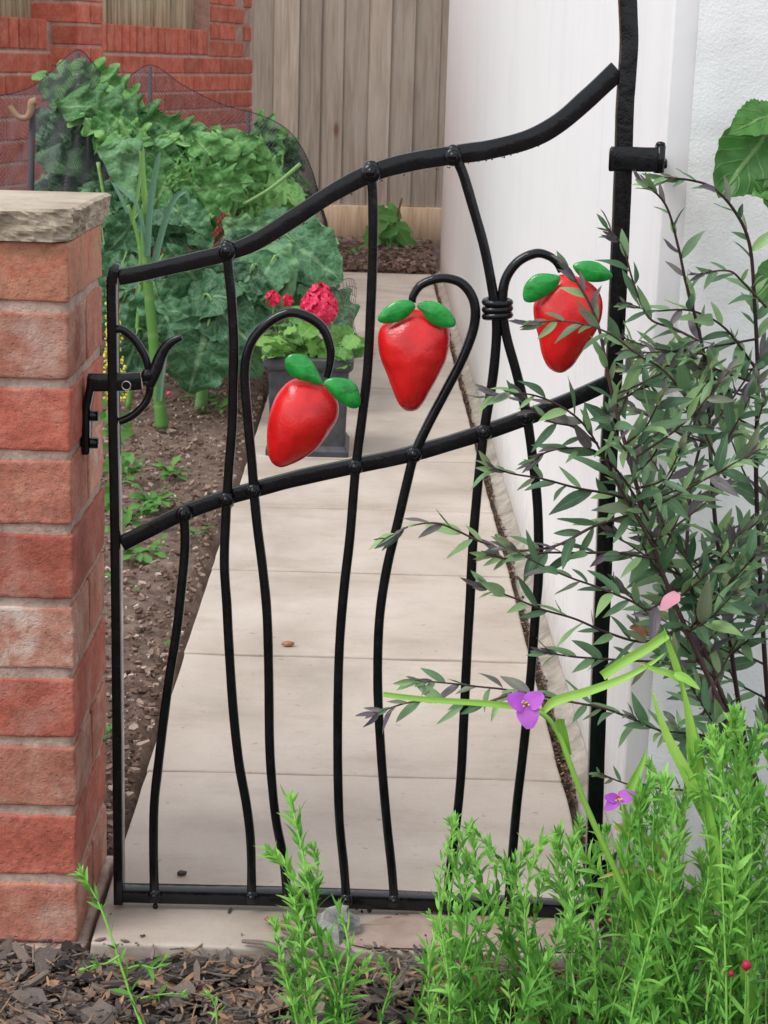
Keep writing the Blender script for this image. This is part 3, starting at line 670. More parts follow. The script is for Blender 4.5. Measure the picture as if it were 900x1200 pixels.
labs = ['shortest bar, rising only to the middle rail', 'bar rising to the left of the top rail', 'hooked bar holding the left strawberry', 'nearly straight bar between the left and middle strawberries', 'hooked bar holding the middle strawberry', 'bar tied by a collar below the top rail', 'hooked bar holding the right strawberry']
for bp, lb in zip(bars, labs):
    hook = 'hooked' in lb
    gbar('bar', bp, (lambda t: (4.4 + 1.3 * min(1, t * 5)) * PX) if hook else 5.7 * PX, (lambda t: .0042 + .001 * min(1, t * 5)) if hook else .005, dy=-.0088, label=lb, n=7)
# rivets: a flattened pad and a domed head
riv = [(266, 295, 1), (435, 203, 1.1), (531, 184, 1), (215, 603, 1), (265, 586, .9), (297, 576, .9), (416, 548, .95), (485, 533, .95), (567, 507, .95), (617, 489, .95), (181, 1050, .85), (295, 1052, .85), (337, 1054, .8), (406, 1055, .85), (462, 1056, .85), (523, 1059, .85), (596, 1062, .8)]
for x, y, s_ in riv:
    mb = MB(); c = P(x, y, GY - .0125)
    blob(mb, c, .0088 * s_, 14, 8, (1, .42, 1.02), .06, x)
    blob(mb, c + Vector((0, -.0035, .001)), .0048 * s_, 12, 6, (1, .8, 1), .04, y)
    if y < 400: blob(mb, P(x, y - 9, GY - .006), .006 * s_, 10, 6, (1.1, .8, .8), .1, x)
    mb.build('rivet', M['iron'], gate)
mb = MB()
for x, y, r in [(418, 1064, .002), (433, 1066, .003), (424, 1068, .0015), (236, 1058, .0012), (218, 1057, .0015), (251, 1058, .001), (506, 1067, .0018), (488, 1066, .0015), (523, 1071, .003), (182, 1062, .003)]:
    blob(mb, P(x, y, GY - .004), r, 8, 6, (1, 1, 1.3))
for k in range(60):
    t_ = rnd(); q = crom([P(*u, GY) for u in [(139, 325), (200, 312), (266, 296), (345, 255), (435, 203), (535, 181), (620, 163), (690, 114)]], 8); p = q[int(t_ * (len(q) - 1))]
    blob(mb, p + Vector((ru(-.004, .004), -.004, -.0098 - ru(0, .001))), ru(.0005, .0011), 6, 4)
mb.build('paint_drips', M['iron'], gate, kind='stuff')
mb = MB()
for k, yy in enumerate((354, 362, 370)):
    c = P(583, yy, GY - .009); R = []
    for q in range(24): a = 2 * math.pi * q / 24; R.append(c + Vector((math.cos(a) * .0125, math.sin(a) * .0085, .0012 * math.sin(a + k))))
    V = []; F = []
    for i, p in enumerate(R):
        o_ = (p - c); o_.z = 0; o_.normalize()
        for w in range(8): b = 2 * math.pi * w / 8; V.append(p + o_ * (.0036 * math.cos(b)) + Vector((0, 0, .0038 * math.sin(b))))
    for i in range(24):
        for w in range(8): F.append((i * 8 + w, i * 8 + (w + 1) % 8, ((i + 1) % 24) * 8 + (w + 1) % 8, ((i + 1) % 24) * 8 + w))
    mb.add(V, F)
mb.build('collar', M['iron'], gate)
# latch
gbar('latch_bow', [(137, 386), (143, 386), (153, 393), (163, 405), (171, 420), (175, 436), (176, 448), (175, 462), (169, 474), (158, 485), (148, 491), (140, 494)], 4.6 * PX, .0042, dy=-.007, power=2.4)
gbar('latch_handle', [(172, 452), (177, 444), (183, 432), (188, 418), (195, 406), (204, 399), (213, 395)], lambda t: (8.5 - 5 * t ** 1.6 + (0 if t > .06 else -3)) * PX, lambda t: .006 - .003 * t, dy=-.013, power=2.6)
gbar('latch_bar', [(104, 448), (125, 448), (150, 447), (166, 446)], 10 * PX, .0042, dy=-.007, power=6, label='flat bar of the latch with an added bright ring')
mb = MB(); c = P(148, 452, GY - .0125)  # added metal loop stands in for white reflections at the bar's hole
V = []; F = []
for i in range(20):
    a = 2 * math.pi * i / 20
    for w in range(6): b = 2 * math.pi * w / 6; rr = .0045 + .001 * math.cos(b); V.append(c + Vector((math.cos(a) * rr, .001 * math.sin(b), math.sin(a) * rr)))
for i in range(20):
    for w in range(6): F.append((i * 6 + w, i * 6 + (w + 1) % 6, ((i + 1) % 20) * 6 + (w + 1) % 6, ((i + 1) % 20) * 6 + w))
mb.add(V, F); mb.build('glint', M['glint_steel'], gate, label='highlight modelled in metal, a small ring on the latch bar')
mb = MB(); blob(mb, P(172, 440, GY - .017), .006, 12, 8, (1, .6, 1.1)); mb.build('pivot', M['iron'], gate)
# hinge bracket
mb = MB()
sweep(mb, crom([P(*q, GY - .0085) for q in [(716, 186), (735, 186), (755, 187), (770, 187)]], 4), 13.5 * PX, .0035, 12, 6)
sweep(mb, crom([P(*q, GY + .010) for q in [(716, 186), (735, 186), (750, 187)]], 4), 13 * PX, .003, 12, 6)
sweep(mb, [P(717, 187, GY - .010), P(717, 187, GY + .012)], 13 * PX, .003, 12, 6, ref=Vector((1, 0, 0)))
c = P(773, 186, GY - .004); sweep(mb, [c + Vector((0, 0, -.014)), c + Vector((0, 0, .013))], .0052, .0075, 12, 2.5); blob(mb, c + Vector((0, 0, .014)), .005, 10, 6, (1, 1, .6))
sweep(mb, [c + Vector((.001, .0, -.006)), c + Vector((.012, .07, -.006)), c + Vector((.02, .15, -.006))], .007, .004, 10, 4, ref=Vector((0, 0, 1)))
mb.build('hinge_bracket', M['iron'], gate)

def inflate(name, outl, hf, hb, dy, m, parent, cen=None, power=2.0, label=None, rings=12, dimple=0.0, fold=None):
    pts = crom([P(x, y, GY + dy) for x, y in outl], 5, True); n = len(pts)
    c = sum(pts, Vector()) / n if cen is None else P(cen[0], cen[1], GY + dy)
    V = []; F = []
    for side, h in ((-1, hf), (1, hb)):
        b0 = len(V)
        for k in range(rings):
            s_ = math.sin(math.pi / 2 * (1 - k / rings)); 
            for p in pts:
                q = c.lerp(p, s_); y = h * (max(0, 1 - s_ ** power)) ** .62
                q = q + Vector((0, side * y, 0)) + Vector((0, side * .0010 * noise.noise(q * 70) * (1 if k else 0), 0))
                V.append(q)
        V.append(c + Vector((0, side * h * (1 - dimple), 0)))
        for k in range(rings - 1):
            for j in range(n):
                a, b = b0 + k * n + j, b0 + k * n + (j + 1) % n; f = (a, b, b + n, a + n); F.append(f if side == 1 else f[::-1])
        for j in range(n):
            f = (b0 + (rings - 1) * n + j, b0 + (rings - 1) * n + (j + 1) % n, len(V) - 1); F.append(f if side == 1 else f[::-1])
    mb = MB(); mb.add(V, F); o = mb.build(name, m, parent, label=label)
    import bmesh
    bm = bmesh.new(); bm.from_mesh(o.data); bmesh.ops.remove_doubles(bm, verts=bm.verts, dist=1e-5); bmesh.ops.recalc_face_normals(bm, faces=bm.faces); bm.to_mesh(o.data); bm.free()
    return o
def z4(pts): return [(250 + x / 2.903, 280 + y / 2.903) for x, y in pts]
def z5(pts): return [(540 + x / 2.5, 160 + y / 2.5) for x, y in pts]
s1 = inflate('strawberry', z4([(270, 478), (235, 505), (208, 545), (190, 600), (182, 660), (185, 725), (200, 762), (228, 777), (262, 768), (310, 745), (360, 705), (400, 650), (424, 605), (424, 555), (402, 515), (370, 490), (320, 476)]), .024, .020, -.012, M['red'], gate, label='left strawberry, tilted with its tip to the lower left')
s2 = inflate('strawberry', z4([(577, 290), (562, 320), (561, 365), (570, 410), (590, 460), (610, 515), (630, 560), (655, 584), (688, 584), (712, 562), (742, 510), (770, 460), (793, 410), (803, 360), (802, 310), (785, 275), (740, 245), (690, 238), (630, 255)]), .024, .020, -.010, M['red'], gate, label='middle strawberry, hanging straight from its hook')
s3 = inflate('strawberry', z5([(232, 460), (214, 490), (215, 535), (228, 590), (238, 640), (258, 678), (292, 693), (325, 675), (350, 640), (385, 590), (408, 545), (416, 495), (405, 455), (375, 425), (335, 408), (290, 405), (255, 430)]), .022, .018, -.010, M['red'], gate, label='right strawberry, partly behind the shrub')
def gleaf(outl, par, tilt):
    o = inflate('leaf', outl, .0042, .002, -.024, M['green'], par, power=2.4, rings=8); return o
gleaf(z4([(372, 492), (358, 455), (338, 420), (312, 397), (282, 390), (255, 397), (243, 420), (252, 450), (278, 474), (320, 486), (350, 496)]), s1, 0)
gleaf(z4([(374, 492), (395, 474), (430, 472), (465, 480), (488, 500), (500, 535), (498, 568), (475, 577), (445, 565), (418, 545), (395, 520)]), s1, 0)
gleaf(z4([(688, 232), (675, 212), (650, 206), (615, 214), (582, 235), (560, 268), (568, 284), (600, 288), (640, 278), (668, 258)]), s2, 0)
gleaf(z4([(692, 228), (720, 211), (762, 216), (800, 240), (823, 275), (820, 297), (790, 302), (755, 296), (728, 278), (710, 250)]), s2, 0)
gleaf(z5([(292, 412), (262, 402), (225, 402), (198, 420), (183, 448), (185, 480), (210, 486), (245, 470), (278, 445)]), s3, 0)
gleaf(z5([(328, 378), (350, 366), (382, 364), (412, 374), (442, 400), (440, 416), (410, 426), (370, 424), (344, 405)]), s3, 0)

# ============================================================ PLANTS
def fresh(geo, name, m):
    mb = MB(); mb.add(*geo); return mb.mesh(name, m)
# ---- cabbages / sprouting greens
def kprof(t): return .36 * (math.sin(math.pi * min(1, t ** .75)) ** .75) * (1 if t < .97 else .8) + .02
kale_geo = [leaf_geo(kprof, 26, 9, .25, .30, .045, 3.3, .045, 5 + k % 3, seed=k * 2.3 + 1, crinkle=.085) for k in range(6)]
kale_geo2 = [leaf_geo(kprof, 44, 10, .12, .38, .085, 6.3, .20, 6 + k % 3, seed=k * 3.1 + 2, crinkle=.13) for k in range(6)]
KM = [fresh(g, 'leaf', M['kale']) for g in kale_geo]; KL = [fresh(g, 'leaf', M['kale_light']) for g in kale_geo2]
greens = []
def green_plant(label, x, d, hgt, cat='vegetable plant'):
    g = G(x, 600); base = P(x, 300, d); base.z = 0
    root = thing('cabbage_plant', label, cat, base, 'leafy vegetables in the bed behind the gate')
    mb = MB(); sweep(mb, crom([base + Vector((0, 0, -.02)), base + Vector((ru(-.02, .02), 0, hgt * .5)), base + Vector((ru(-.04, .04), ru(-.04, .04), hgt))], 5), lambda t: .018 - .008 * t, lambda t: .018 - .008 * t, 8); mb.build('stalk', M['petiole'], root)
    root['_b'] = 0; greens.append((root, base, hgt)); return root, base, hgt
def put_leaf(pl, tip, bas, d, light=False, tilt=None, dd=0.0, wid=1.0):
    """leaf blade from pixel bas to pixel tip at distance d (tip dd nearer), its face towards the path"""
    root, base, hgt = pl
    a = P(*bas, d); b = P(*tip, d - dd); L = (b - a).length
    nrm = (TOCAM(a) * 1.0 + Vector((0, 0, .7)) + rv(.8)) if tilt is None else tilt
    me = random.choice(KL if light else KM); o = obj('leaf', me, root)
    m = basis(a, b - a, nrm, L); m = m @ Matrix.Diagonal((1, wid, 1, 1)); o.matrix_world = m
    if light:
        for q in range(2):
            f_ = ru(-.1, .5); pp = a.lerp(b, f_) + rv(.015); dr = (b - a).normalized() * ru(.1, .9) + (b - a).normalized().cross(nrm).normalized() * random.choice((-1, 1))
            o2 = obj('leaf', random.choice(KL), root); o2.matrix_world = basis(pp, dr, nrm + rv(.8), L * ru(.32, .55))
    s0 = base + Vector((0, 0, max(.05, min(hgt, a.z) - .12)))
    mb = MB(); sweep(mb, crom([s0, (s0 + a) / 2 + Vector((0, 0, -.02)), a, a.lerp(b, .25)], 4), lambda t: .006 - .0035 * t, lambda t: .006 - .0035 * t, 6, ref=Vector((0, 1, .1))); mb.build('leaf_stalk', M['petiole'], root)
plants = {
 'a': green_plant('tallest crinkly leaved green plant against the red brick wall, under the net', 110, 5.6, .62),
 'b': green_plant('yellow green sprouting plant in the middle of the netted vegetables', 235, 5.5, .45),
 'c': green_plant('leafy green plant under the right end of the net near the board fence', 335, 5.9, .42),
 'd': green_plant('low blue green cabbage with a large drooping veined leaf behind the leek', 235, 4.75, .28),
 'e': green_plant('blue green cabbage behind the potted geranium with a rounded drooping leaf', 345, 5.1, .36),
 'f': green_plant('dark bluish cabbage just behind the brick gate pier', 140, 4.9, .36)}
LV = [ # plant, tip, base, distance, light, dd
 ('a', (60, 78), (112, 150), 5.3, 1), ('a', (72, 72), (150, 140), 5.35, 1), ('a', (45, 130), (110, 190), 5.4, 0), ('a', (130, 112), (170, 190), 5.3, 1), ('a', (48, 165), (130, 215), 5.3, 0), ('a', (35, 215), (100, 235), 5.2, 0), ('a', (95, 100), (185, 175), 5.2, 1), ('a', (60, 200), (125, 170), 5.35, 0),
 ('b', (110, 115), (190, 190), 5.15, 1), ('b', (150, 130), (235, 205), 5.1, 1), ('b', (185, 125), (240, 200), 5.25, 1), ('b', (225, 148), (240, 215), 5.2, 1), ('b', (270, 160), (235, 225), 5.15, 1), ('b', (262, 150), (215, 200), 5.3, 1), ('b', (130, 178), (215, 225), 5.0, 0), ('b', (175, 240), (215, 185), 4.95, 1), ('b', (270, 215), (205, 225), 4.95, 1), ('b', (205, 160), (165, 225), 5.2, 1), ('b', (185, 215), (255, 200), 5.0, 1), ('b', (240, 172), (290, 230), 5.1, 1),
 ('c', (300, 150), (330, 200), 5.7, 1), ('c', (355, 165), (315, 205), 5.6, 1), ('c', (358, 185), (320, 172), 5.65, 1), ('c', (345, 235), (290, 205), 5.4, 1), ('c', (350, 215), (285, 225), 5.3, 1), ('c', (262, 200), (315, 235), 5.3, 1), ('c', (312, 180), (285, 240), 5.35, 1), ('c', (300, 250), (350, 230), 5.5, 0), ('c', (335, 260), (280, 225), 5.2, 1),
 ('d', (222, 462), (246, 372), 4.45, 0), ('d', (195, 350), (245, 385), 4.5, 0), ('d', (290, 395), (240, 345), 4.5, 0), ('d', (205, 395), (180, 330), 4.6, 0), ('d', (160, 400), (185, 345), 4.65, 0), ('d', (205, 300), (240, 340), 4.6, 0), ('d', (145, 450), (165, 385), 4.6, 0), ('d', (262, 330), (215, 370), 4.55, 0), ('d', (300, 440), (262, 385), 4.6, 0), ('d', (155, 350), (195, 300), 4.7, 0),
 ('e', (395, 318), (330, 275), 4.8, 0), ('e', (330, 350), (300, 290), 4.75, 0), ('e', (385, 270), (320, 285), 4.9, 0), ('e', (250, 300), (310, 290), 4.8, 0), ('e', (290, 345), (325, 300), 4.7, 0), ('e', (385, 345), (345, 300), 4.85, 0), ('e', (352, 258), (300, 270), 4.95, 0), ('e', (270, 262), (320, 300), 4.9, 0), ('e', (295, 385), (315, 330), 4.7, 0), ('e', (410, 385), (365, 335), 4.75, 0), ('e', (340, 385), (330, 320), 4.75, 0), ('e', (270, 360), (300, 310), 4.65, 0),
 ('f', (70, 235), (140, 255), 4.9, 0), ('f', (125, 300), (165, 250), 4.8, 0), ('f', (160, 215), (120, 265), 5.0, 0), ('f', (195, 265), (145, 290), 4.85, 0), ('f', (125, 350), (150, 295), 4.8, 0), ('f', (200, 245), (150, 225), 4.95, 0), ('f', (215, 285), (165, 255), 4.8, 0), ('f', (125, 395), (150, 340), 4.75, 0), ('f', (230, 255), (180, 280), 4.75, 0), ('f', (95, 215), (140, 240), 5.05, 0), ('f', (245, 285), (200, 240), 4.85, 0)]
for pk_, tip, bs, d, lt in LV:
    big = 1.15 if pk_ in 'de' else 1.0
    nrm = None
    if tip in ((222, 462), (395, 318)): nrm = TOCAM(P(*bs, d)) + Vector((.1, 0, .25))
    put_leaf(plants[pk_], tip, bs, d, bool(lt), nrm, ru(.02, .15), 1.35 if tip == (222, 462) else big)
# filler leaves deeper in each plant
for key, (cx, cy, sx, sy, d, n, lt) in {'a': (105, 170, 50, 60, 5.55, 14, 0), 'b': (205, 205, 75, 50, 5.35, 12, 1), 'c': (315, 220, 45, 45, 5.65, 9, 1), 'd': (220, 360, 70, 60, 4.95, 9, 0), 'e': (330, 320, 60, 60, 5.15, 9, 0), 'f': (150, 290, 60, 70, 5.15, 12, 0)}.items():
    for _ in range(n):
        x, y = cx + max(-1, min(1, random.gauss(0, .5))) * sx, cy + max(-.7, min(1, random.gauss(0, .5))) * sy; a = ru(0, 6.28); L = ru(30, 66)
        if key == 'd' and y > 410: continue
        put_leaf(plants[key], (x + math.cos(a) * L * .6, y + math.sin(a) * L * .5), (x - math.cos(a) * L * .3, y - math.sin(a) * L * .3), d + ru(-.15, .15), bool(lt) and rnd() < .7)
# pale thick ribs seen among the light leaves
for p_, q_ in (((352, 192), (285, 240)), ((262, 228), (150, 298)), ((140, 140), (190, 230)), ((225, 190), (214, 300)), ((285, 205), (262, 290)), ((115, 190), (135, 290)), ((205, 235), (188, 330))):
    mb = MB(); sweep(mb, crom([P(*q_, 5.0), P((p_[0] + q_[0]) / 2, (p_[1] + q_[1]) / 2 + 4, 5.0), P(*p_, 5.0)], 5), .006, .006, 6); mb.build('leaf_stalk', M['petiole'], plants['b'][0])

# ---- leeks
def blade(pts, d, w, m, parent, name='leaf', fold=.35, wp=None, seed=0):
    """long strap leaf following pixel points; d number or pair"""
    L = len(pts); P3 = [P(x, y, (d if not isinstance(d, tuple) else d[0] + (d[1] - d[0]) * i / (L - 1))) for i, (x, y) in enumerate(pts)]
    return blade3(P3, w, m, parent, name, fold, wp)
def blade3(P3, w, m, parent, name='leaf', fold=.35, wp=None):
    c = crom(P3, 5); n = len(c); V = []; F = []; A = []; r = rnd()
    for i, p in enumerate(c):
        t = i / (n - 1); T = (c[min(i + 1, n - 1)] - c[max(0, i - 1)]).normalized(); Nn = TOCAM(p) + Vector((.25, 0, .2)); B = T.cross(Nn).normalized(); Nn = B.cross(T).normalized()
        ww = w * (wp(t) if wp else (1 - t ** 3) * .95 + .05)
        for s in (-1, -.5, 0, .5, 1): V.append(p + B * (s * ww * .8) + Nn * (abs(s) * ww * fold)); A.append((s, t, r))
    for i in range(n - 1):
        for k in range(4): a = i * 5 + k; F.append((a, a + 1, a + 6, a + 5))
    mb = MB(); mb.add(V, F, A); return mb.build(name, m, parent)
def leek(label, pts, d, r0_, leaves):
    base = P(*pts[0], d); root = thing('leek', label, 'leek', (base.x, base.y, 0), 'leeks standing among the cabbages')
    mb = MB(); sweep(mb, crom([P(x, y, d) for x, y in pts], 5), lambda t: r0_ * (1 - .45 * t), lambda t: r0_ * (1 - .45 * t), 10); mb.build('stem', M['leek'], root)
    for lp, w, m in leaves: blade(lp, d - .02, w, M[m], root)
leek('tall pale green leek stem with folded grey green leaves behind the gate latch', [(190, 502), (186, 460), (180, 400), (174, 340), (170, 280), (170, 240)], 4.42, .0165,
     [([(172, 300), (176, 240), (184, 190), (188, 178)], .010, 'leek_blue'), ([(176, 330), (190, 270), (203, 235), (218, 225), (222, 245)], .010, 'leek_blue'), ([(172, 290), (160, 240), (140, 220), (133, 214)], .006, 'leek_blue'), ([(171, 250), (167, 200), (168, 170)], .009, 'leek'),
      ([(186, 470), (192, 420), (200, 390), (204, 400)], .009, 'leek_blue')])
leek('slender leaning leek with thin dark leaf left of the tall leek', [(150, 480), (160, 400), (165, 300), (150, 240)], 4.6, .008, [([(150, 250), (138, 225), (130, 212)], .006, 'leek_blue'), ([(155, 260), (165, 200), (162, 170)], .006, 'leek')])

# ---- yellow flower spike between pier and gate, with greenery below it
yf = thing('yellow_flower_spike', 'tall spike of tiny yellow flowers growing between the brick pier and gate', 'flower', G(134, 640))
mb = MB(); sweep(mb, crom([P(134, 640, 2.9), P(132, 520, 2.9), P(133, 400, 2.9), P(129, 325, 2.9)], 5), .003, .003, 6); mb.build('stem', M['weed'], yf)
mb = MB()
for k in range(230):
    y = ru(325, 470); x = 130 + ru(-1, 1) * (4 + (y - 325) * .085) + (y - 325) * .04
    blob(mb, P(x, y, 2.9 + ru(-.01, .01)), ru(.0016, .0035), 6, 4, jit=.3, seed=k)
mb.build('blossom', M['yellow'], yf)
def small_leaf_clump(name, label, cat, spots, m, group=None, base=None):
    b = base or P(spots[0][0], spots[0][1], spots[0][2]); root = thing(name, label, cat, (b.x, b.y, 0), group)
    return root
lprof = lambda t: .28 * math.sin(math.pi * t ** .8) ** .8 + .01
weed_me = [fresh(leaf_geo(lprof, 7, 2, .2, .25, .03, 2, .15, 4, seed=k * 1.7), 'leaf', M['weed']) for k in range(4)]
for k in range(46):
    y = ru(470, 640); x = ru(122, 150); d = 2.9 + ru(-.1, .1); p = P(x, y, d); o = obj('leaf', random.choice(weed_me), yf)
    o.matrix_world = basis(p, Vector((ru(-1, 1), ru(-.4, .2), ru(-.6, 1))), TOCAM(p) + rv(.7), ru(.012, .030))
# ---- weeds
def weed(x, y, r, n, label, z=0.0):
    p0 = G(x, y, z); root = thing('weed', label, 'weed', p0, 'small green weeds on the soil')
    for k in range(n):
        a = 2.4 * k + ru(-.4, .4); el = ru(.15, 1.1); dr = Vector((math.cos(a) * math.cos(el), math.sin(a) * math.cos(el), math.sin(el)))
        o = obj('leaf', random.choice(weed_me), root); q = p0 + dr * r * ru(.1, .7) * (1 if k % 2 else .4)
        o.matrix_world = basis(q, dr + Vector((0, 0, -.3)), Vector((0, 0, 1)) + rv(.4), r * ru(.45, .8))
wlab = ['upright light green weed on the soil right of the leek', 'weed patch just above the left end of the middle rail', 'wispy weed close behind the latch stile', 'green weed under the middle rail near the path edge', 'scrappy weed right of the shortest bar top',
        'low weed left of the path under the middle rail', 'tiny weed beside the path edge half way along', 'small weed at the foot of the pier side', 'weed in the shadow of the large cabbage leaf', 'fine weed between leek and path', 'weed tuft beyond the gate latch', 'faint seedling on bare soil left of the shortest bar', 'tiny seedling lower down the bare soil']
for (x, y, r, n), lb in zip([(200, 556, .05, 16), (178, 592, .06, 26), (150, 560, .05, 20), (160, 650, .05, 16), (232, 625, .035, 10), (185, 640, .03, 9), (196, 756, .018, 6), (128, 860, .025, 8), (240, 470, .06, 12), (262, 480, .05, 9), (160, 610, .05, 18), (130, 680, .025, 7), (160, 690, .015, 5)], wlab): weed(x, y, r, n, lb)
for (x, y, r, n), lb in zip([(415, 302, .07, 16), (430, 312, .04, 8)], ['grassy green seedlings on the far bed below the fence', 'small weed at the far end of the path']): weed(x, y, r, n, lb)
# young plant at the foot of the fence with a brown stick
yp = thing('young_plant', 'young light green plant in the far bed against the gravel board', 'plant', G(457, 296))
for k in range(20):
    a = P(ru(440, 470), ru(250, 290), 9.0 + ru(-.1, .1)); o = obj('leaf', random.choice(weed_me), yp); o.matrix_world = basis(a, Vector((ru(-1, 1), ru(-.5, .2), ru(-.6, .6))), TOCAM(a) + rv(.6) + Vector((0, 0, .5)), ru(.08, .14))
for q in ((450, 248), (462, 262)):
    mb = MB(); sweep(mb, crom([G(457, 296), P((457 + q[0]) / 2 - 2, 275, 9.0), P(*q, 9.0)], 4), .005, .005, 6); mb.build('stem', M['weed'], yp)
mb = MB(); sweep(mb, crom([G(456, 290), P(463, 262, 9.0), P(471, 232, 9.0)], 4), .006, .005, 6); tag(mb.build('stick', M['dead']), 'thin reddish brown stick leaning by the young plant at the fence', 'stick')

# ---- netting over the vegetables
net_top = [(-60, 118), (0, 112), (40, 100), (72, 72), (92, 58), (108, 72), (128, 96), (150, 90), (178, 76), (215, 100), (260, 122), (300, 133), (332, 148), (352, 170), (366, 200), (376, 236), (384, 262)]
tp = crom([Vector((x, y, 0)) for x, y in net_top], 14); nU = len(tp); nV = 110
gridp = []
for i, q in enumerate(tp):
    u = i / (nU - 1); row = []
    topP = P(q.x, q.y, 5.22 + .40 * u)
    for j in range(nV + 1):
        v = j / nV
        # falls from the ridge towards the camera and down, billowing over the leaves
        z = topP.z * (1 - v * .80); yy = topP.y - .22 * v - .05 * math.sin(v * 3.1) ; xx = topP.x * (1 - .05 * v) + .10 * v * (u - .6)
        w = .035 * noise.noise(Vector((u * 9, v * 3, 0))) + .02 * noise.noise(Vector((u * 26 + v * 6, v * 5, 4)))
        row.append(Vector((xx + w * .6 * min(1, v * 4), yy + w * 1.6 * min(1, v * 4), z + w * min(1, v * 3))))
    gridp.append(row)
net = MB()
def strand(a, b, r):
    d_ = b - a; s_ = d_.cross(TOCAM(a)).normalized() * r; t_ = d_.cross(s_).normalized() * r
    net.v.extend([tuple(a + s_), tuple(a - s_ * .5 + t_), tuple(a - s_ * .5 - t_), tuple(b + s_), tuple(b - s_ * .5 + t_), tuple(b - s_ * .5 - t_)])
    n_ = len(net.v) - 6; net.f.extend([(n_, n_ + 1, n_ + 4, n_ + 3), (n_ + 1, n_ + 2, n_ + 5, n_ + 4), (n_ + 2, n_, n_ + 3, n_ + 5)]); net.a.extend([(.5, .5, .5)] * 6)
# resample to an even diamond mesh
RU_, RV_ = 150, 84
def gp_(u, v):
    fu = u * (nU - 1); fv = v * nV; i = min(int(fu), nU - 2); j = min(int(fv), nV - 1); a, b = fu - i, fv - j
    return gridp[i][j].lerp(gridp[i + 1][j], a).lerp(gridp[i][j + 1].lerp(gridp[i + 1][j + 1], a), b)
NP = [[gp_((i + (.5 if j % 2 else 0)) / (RU_ + .5), j / RV_) for i in range(RU_ + 1)] for j in range(RV_ + 1)]
for j in range(RV_):
    for i in range(RU_ + 1):
        strand(NP[j][i], NP[j + 1][i], .00085)
        k = i - 1 if j % 2 == 0 else i + 1
        if 0 <= k <= RU_: strand(NP[j][i], NP[j + 1][k], .00085)
for i in range(RU_): strand(NP[0][i], NP[0][i + 1], .0015)
net.build('garden_netting', M['net'], smooth=False, label='fine dark grey garden netting draped over the vegetable plants', cat='netting')
# stakes
st = thing('hooked_stake', 'weathered stake with a curved hook handle in front of the brick wall on the left', 'stake', Vector((P(36, 300, 5.0).x, 5.0, 0)))
mb = MB(); sweep(mb, [P(34, 400, 5.0), P(36, 250, 5.0), P(38, 118, 5.0)], .009, .009, 8); mb.build('shaft', M['stake_dark'], st)
mb = MB(); sweep(mb, crom([P(42, 119, 4.98), P(37, 120, 4.98), P(36, 130, 4.98), P(31, 138, 4.98), P(22, 137, 4.98), P(15, 129, 4.98), P(12, 124, 4.98)], 6), lambda t: .011 - .004 * t, lambda t: .011 - .004 * t, 8); mb.build('hook', M['stake'], st)
for q, lb in ((((92, 62), (98, 300)), 'dark thin stake holding up the tallest peak of the netting'), (((176, 78), (178, 260)), 'dark thin stake holding the second peak of the netting'), (((291, 130), (292, 300)), 'dark thin stake near the right end of the netting')):
    a = P(*q[0], 5.7); mb = MB(); sweep(mb, [Vector((a.x, a.y, -.02)), a], .006, .006, 8); tag(mb.build('net_stake', M['stake_dark']), lb, 'stake', 'stakes holding the net')

# ---- planter and geranium
PXC = (G(310, 535).x + G(412, 535).x) / 2 - .003; PYC = 4.13 + .10
pot = thing('square_planter', 'lead grey square planter standing on the left edge of the path', 'planter', (PXC, PYC, 0))
hb_, ht_ = .088, .096; PH = .235
def frustum(z0, z1, h0, h1, e=.006):
    out = []
    for z, h in ((z0, h0), (z1, h1)):
        out.append([Vector((PXC + sx * (h - (0 if ex else e)) , PYC + sy * (h - (e if ex else 0)), z)) for sx, sy, ex in ((-1, -1, 1), (-1, -1, 0), (1, -1, 0), (1, -1, 1), (1, 1, 1), (1, 1, 0), (-1, 1, 0), (-1, 1, 1))])
    return out
def fr(mb, secs, close=True):
    V = [v for s_ in secs for v in s_]; F = []; n = 8
    for i in range(len(secs) - 1):
        for k in range(n): F.append((i * n + k, i * n + (k + 1) % n, (i + 1) * n + (k + 1) % n, (i + 1) * n + k))
    F.append(tuple(range(n))[::-1])
    if close: F.append(tuple((len(secs) - 1) * n + k for k in range(n)))
    mb.add(V, F)
mb = MB(); fr(mb, frustum(.022, PH - .03, hb_, ht_ - .002)); mb.build('body', M['planter'], pot, smooth=False)
mb = MB(); fr(mb, frustum(0, .014, hb_ + .010, hb_ + .010) + frustum(.018, .026, hb_ + .006, hb_ + .002)); mb.build('base_moulding', M['planter'], pot, smooth=False)
mb = MB(); fr(mb, frustum(PH - .032, PH - .026, ht_, ht_ + .006) + frustum(PH - .02, PH - .004, ht_ + .009, ht_ + .009) + frustum(PH, PH, ht_ + .006, ht_ - .010)[:1] + frustum(PH, PH - .03, ht_ - .012, ht_ - .014), True); mb.build('rim', M['planter'], pot, smooth=False)
mb = MB(); box(mb, PXC - .083, PXC + .083, PYC - .083, PYC + .083, PH - .03, PH - .026, .001); mb.build('compost', M['dark_soil'], pot)
ger = thing('geranium', 'bright pink geranium with scalloped light green leaves in the grey planter', 'flower', (PXC, PYC, PH - .025))
gprof = lambda t: .5 * math.sqrt(max(0, 1 - (2 * t - 1) ** 2)) + .01
ger_me = [fresh(leaf_geo(gprof, 12, 5, .18, .15, .06, 2.5, .10, 4, seed=k * 1.9, crinkle=.03), 'leaf', M['geranium_leaf']) for k in range(4)]
dG = PYC
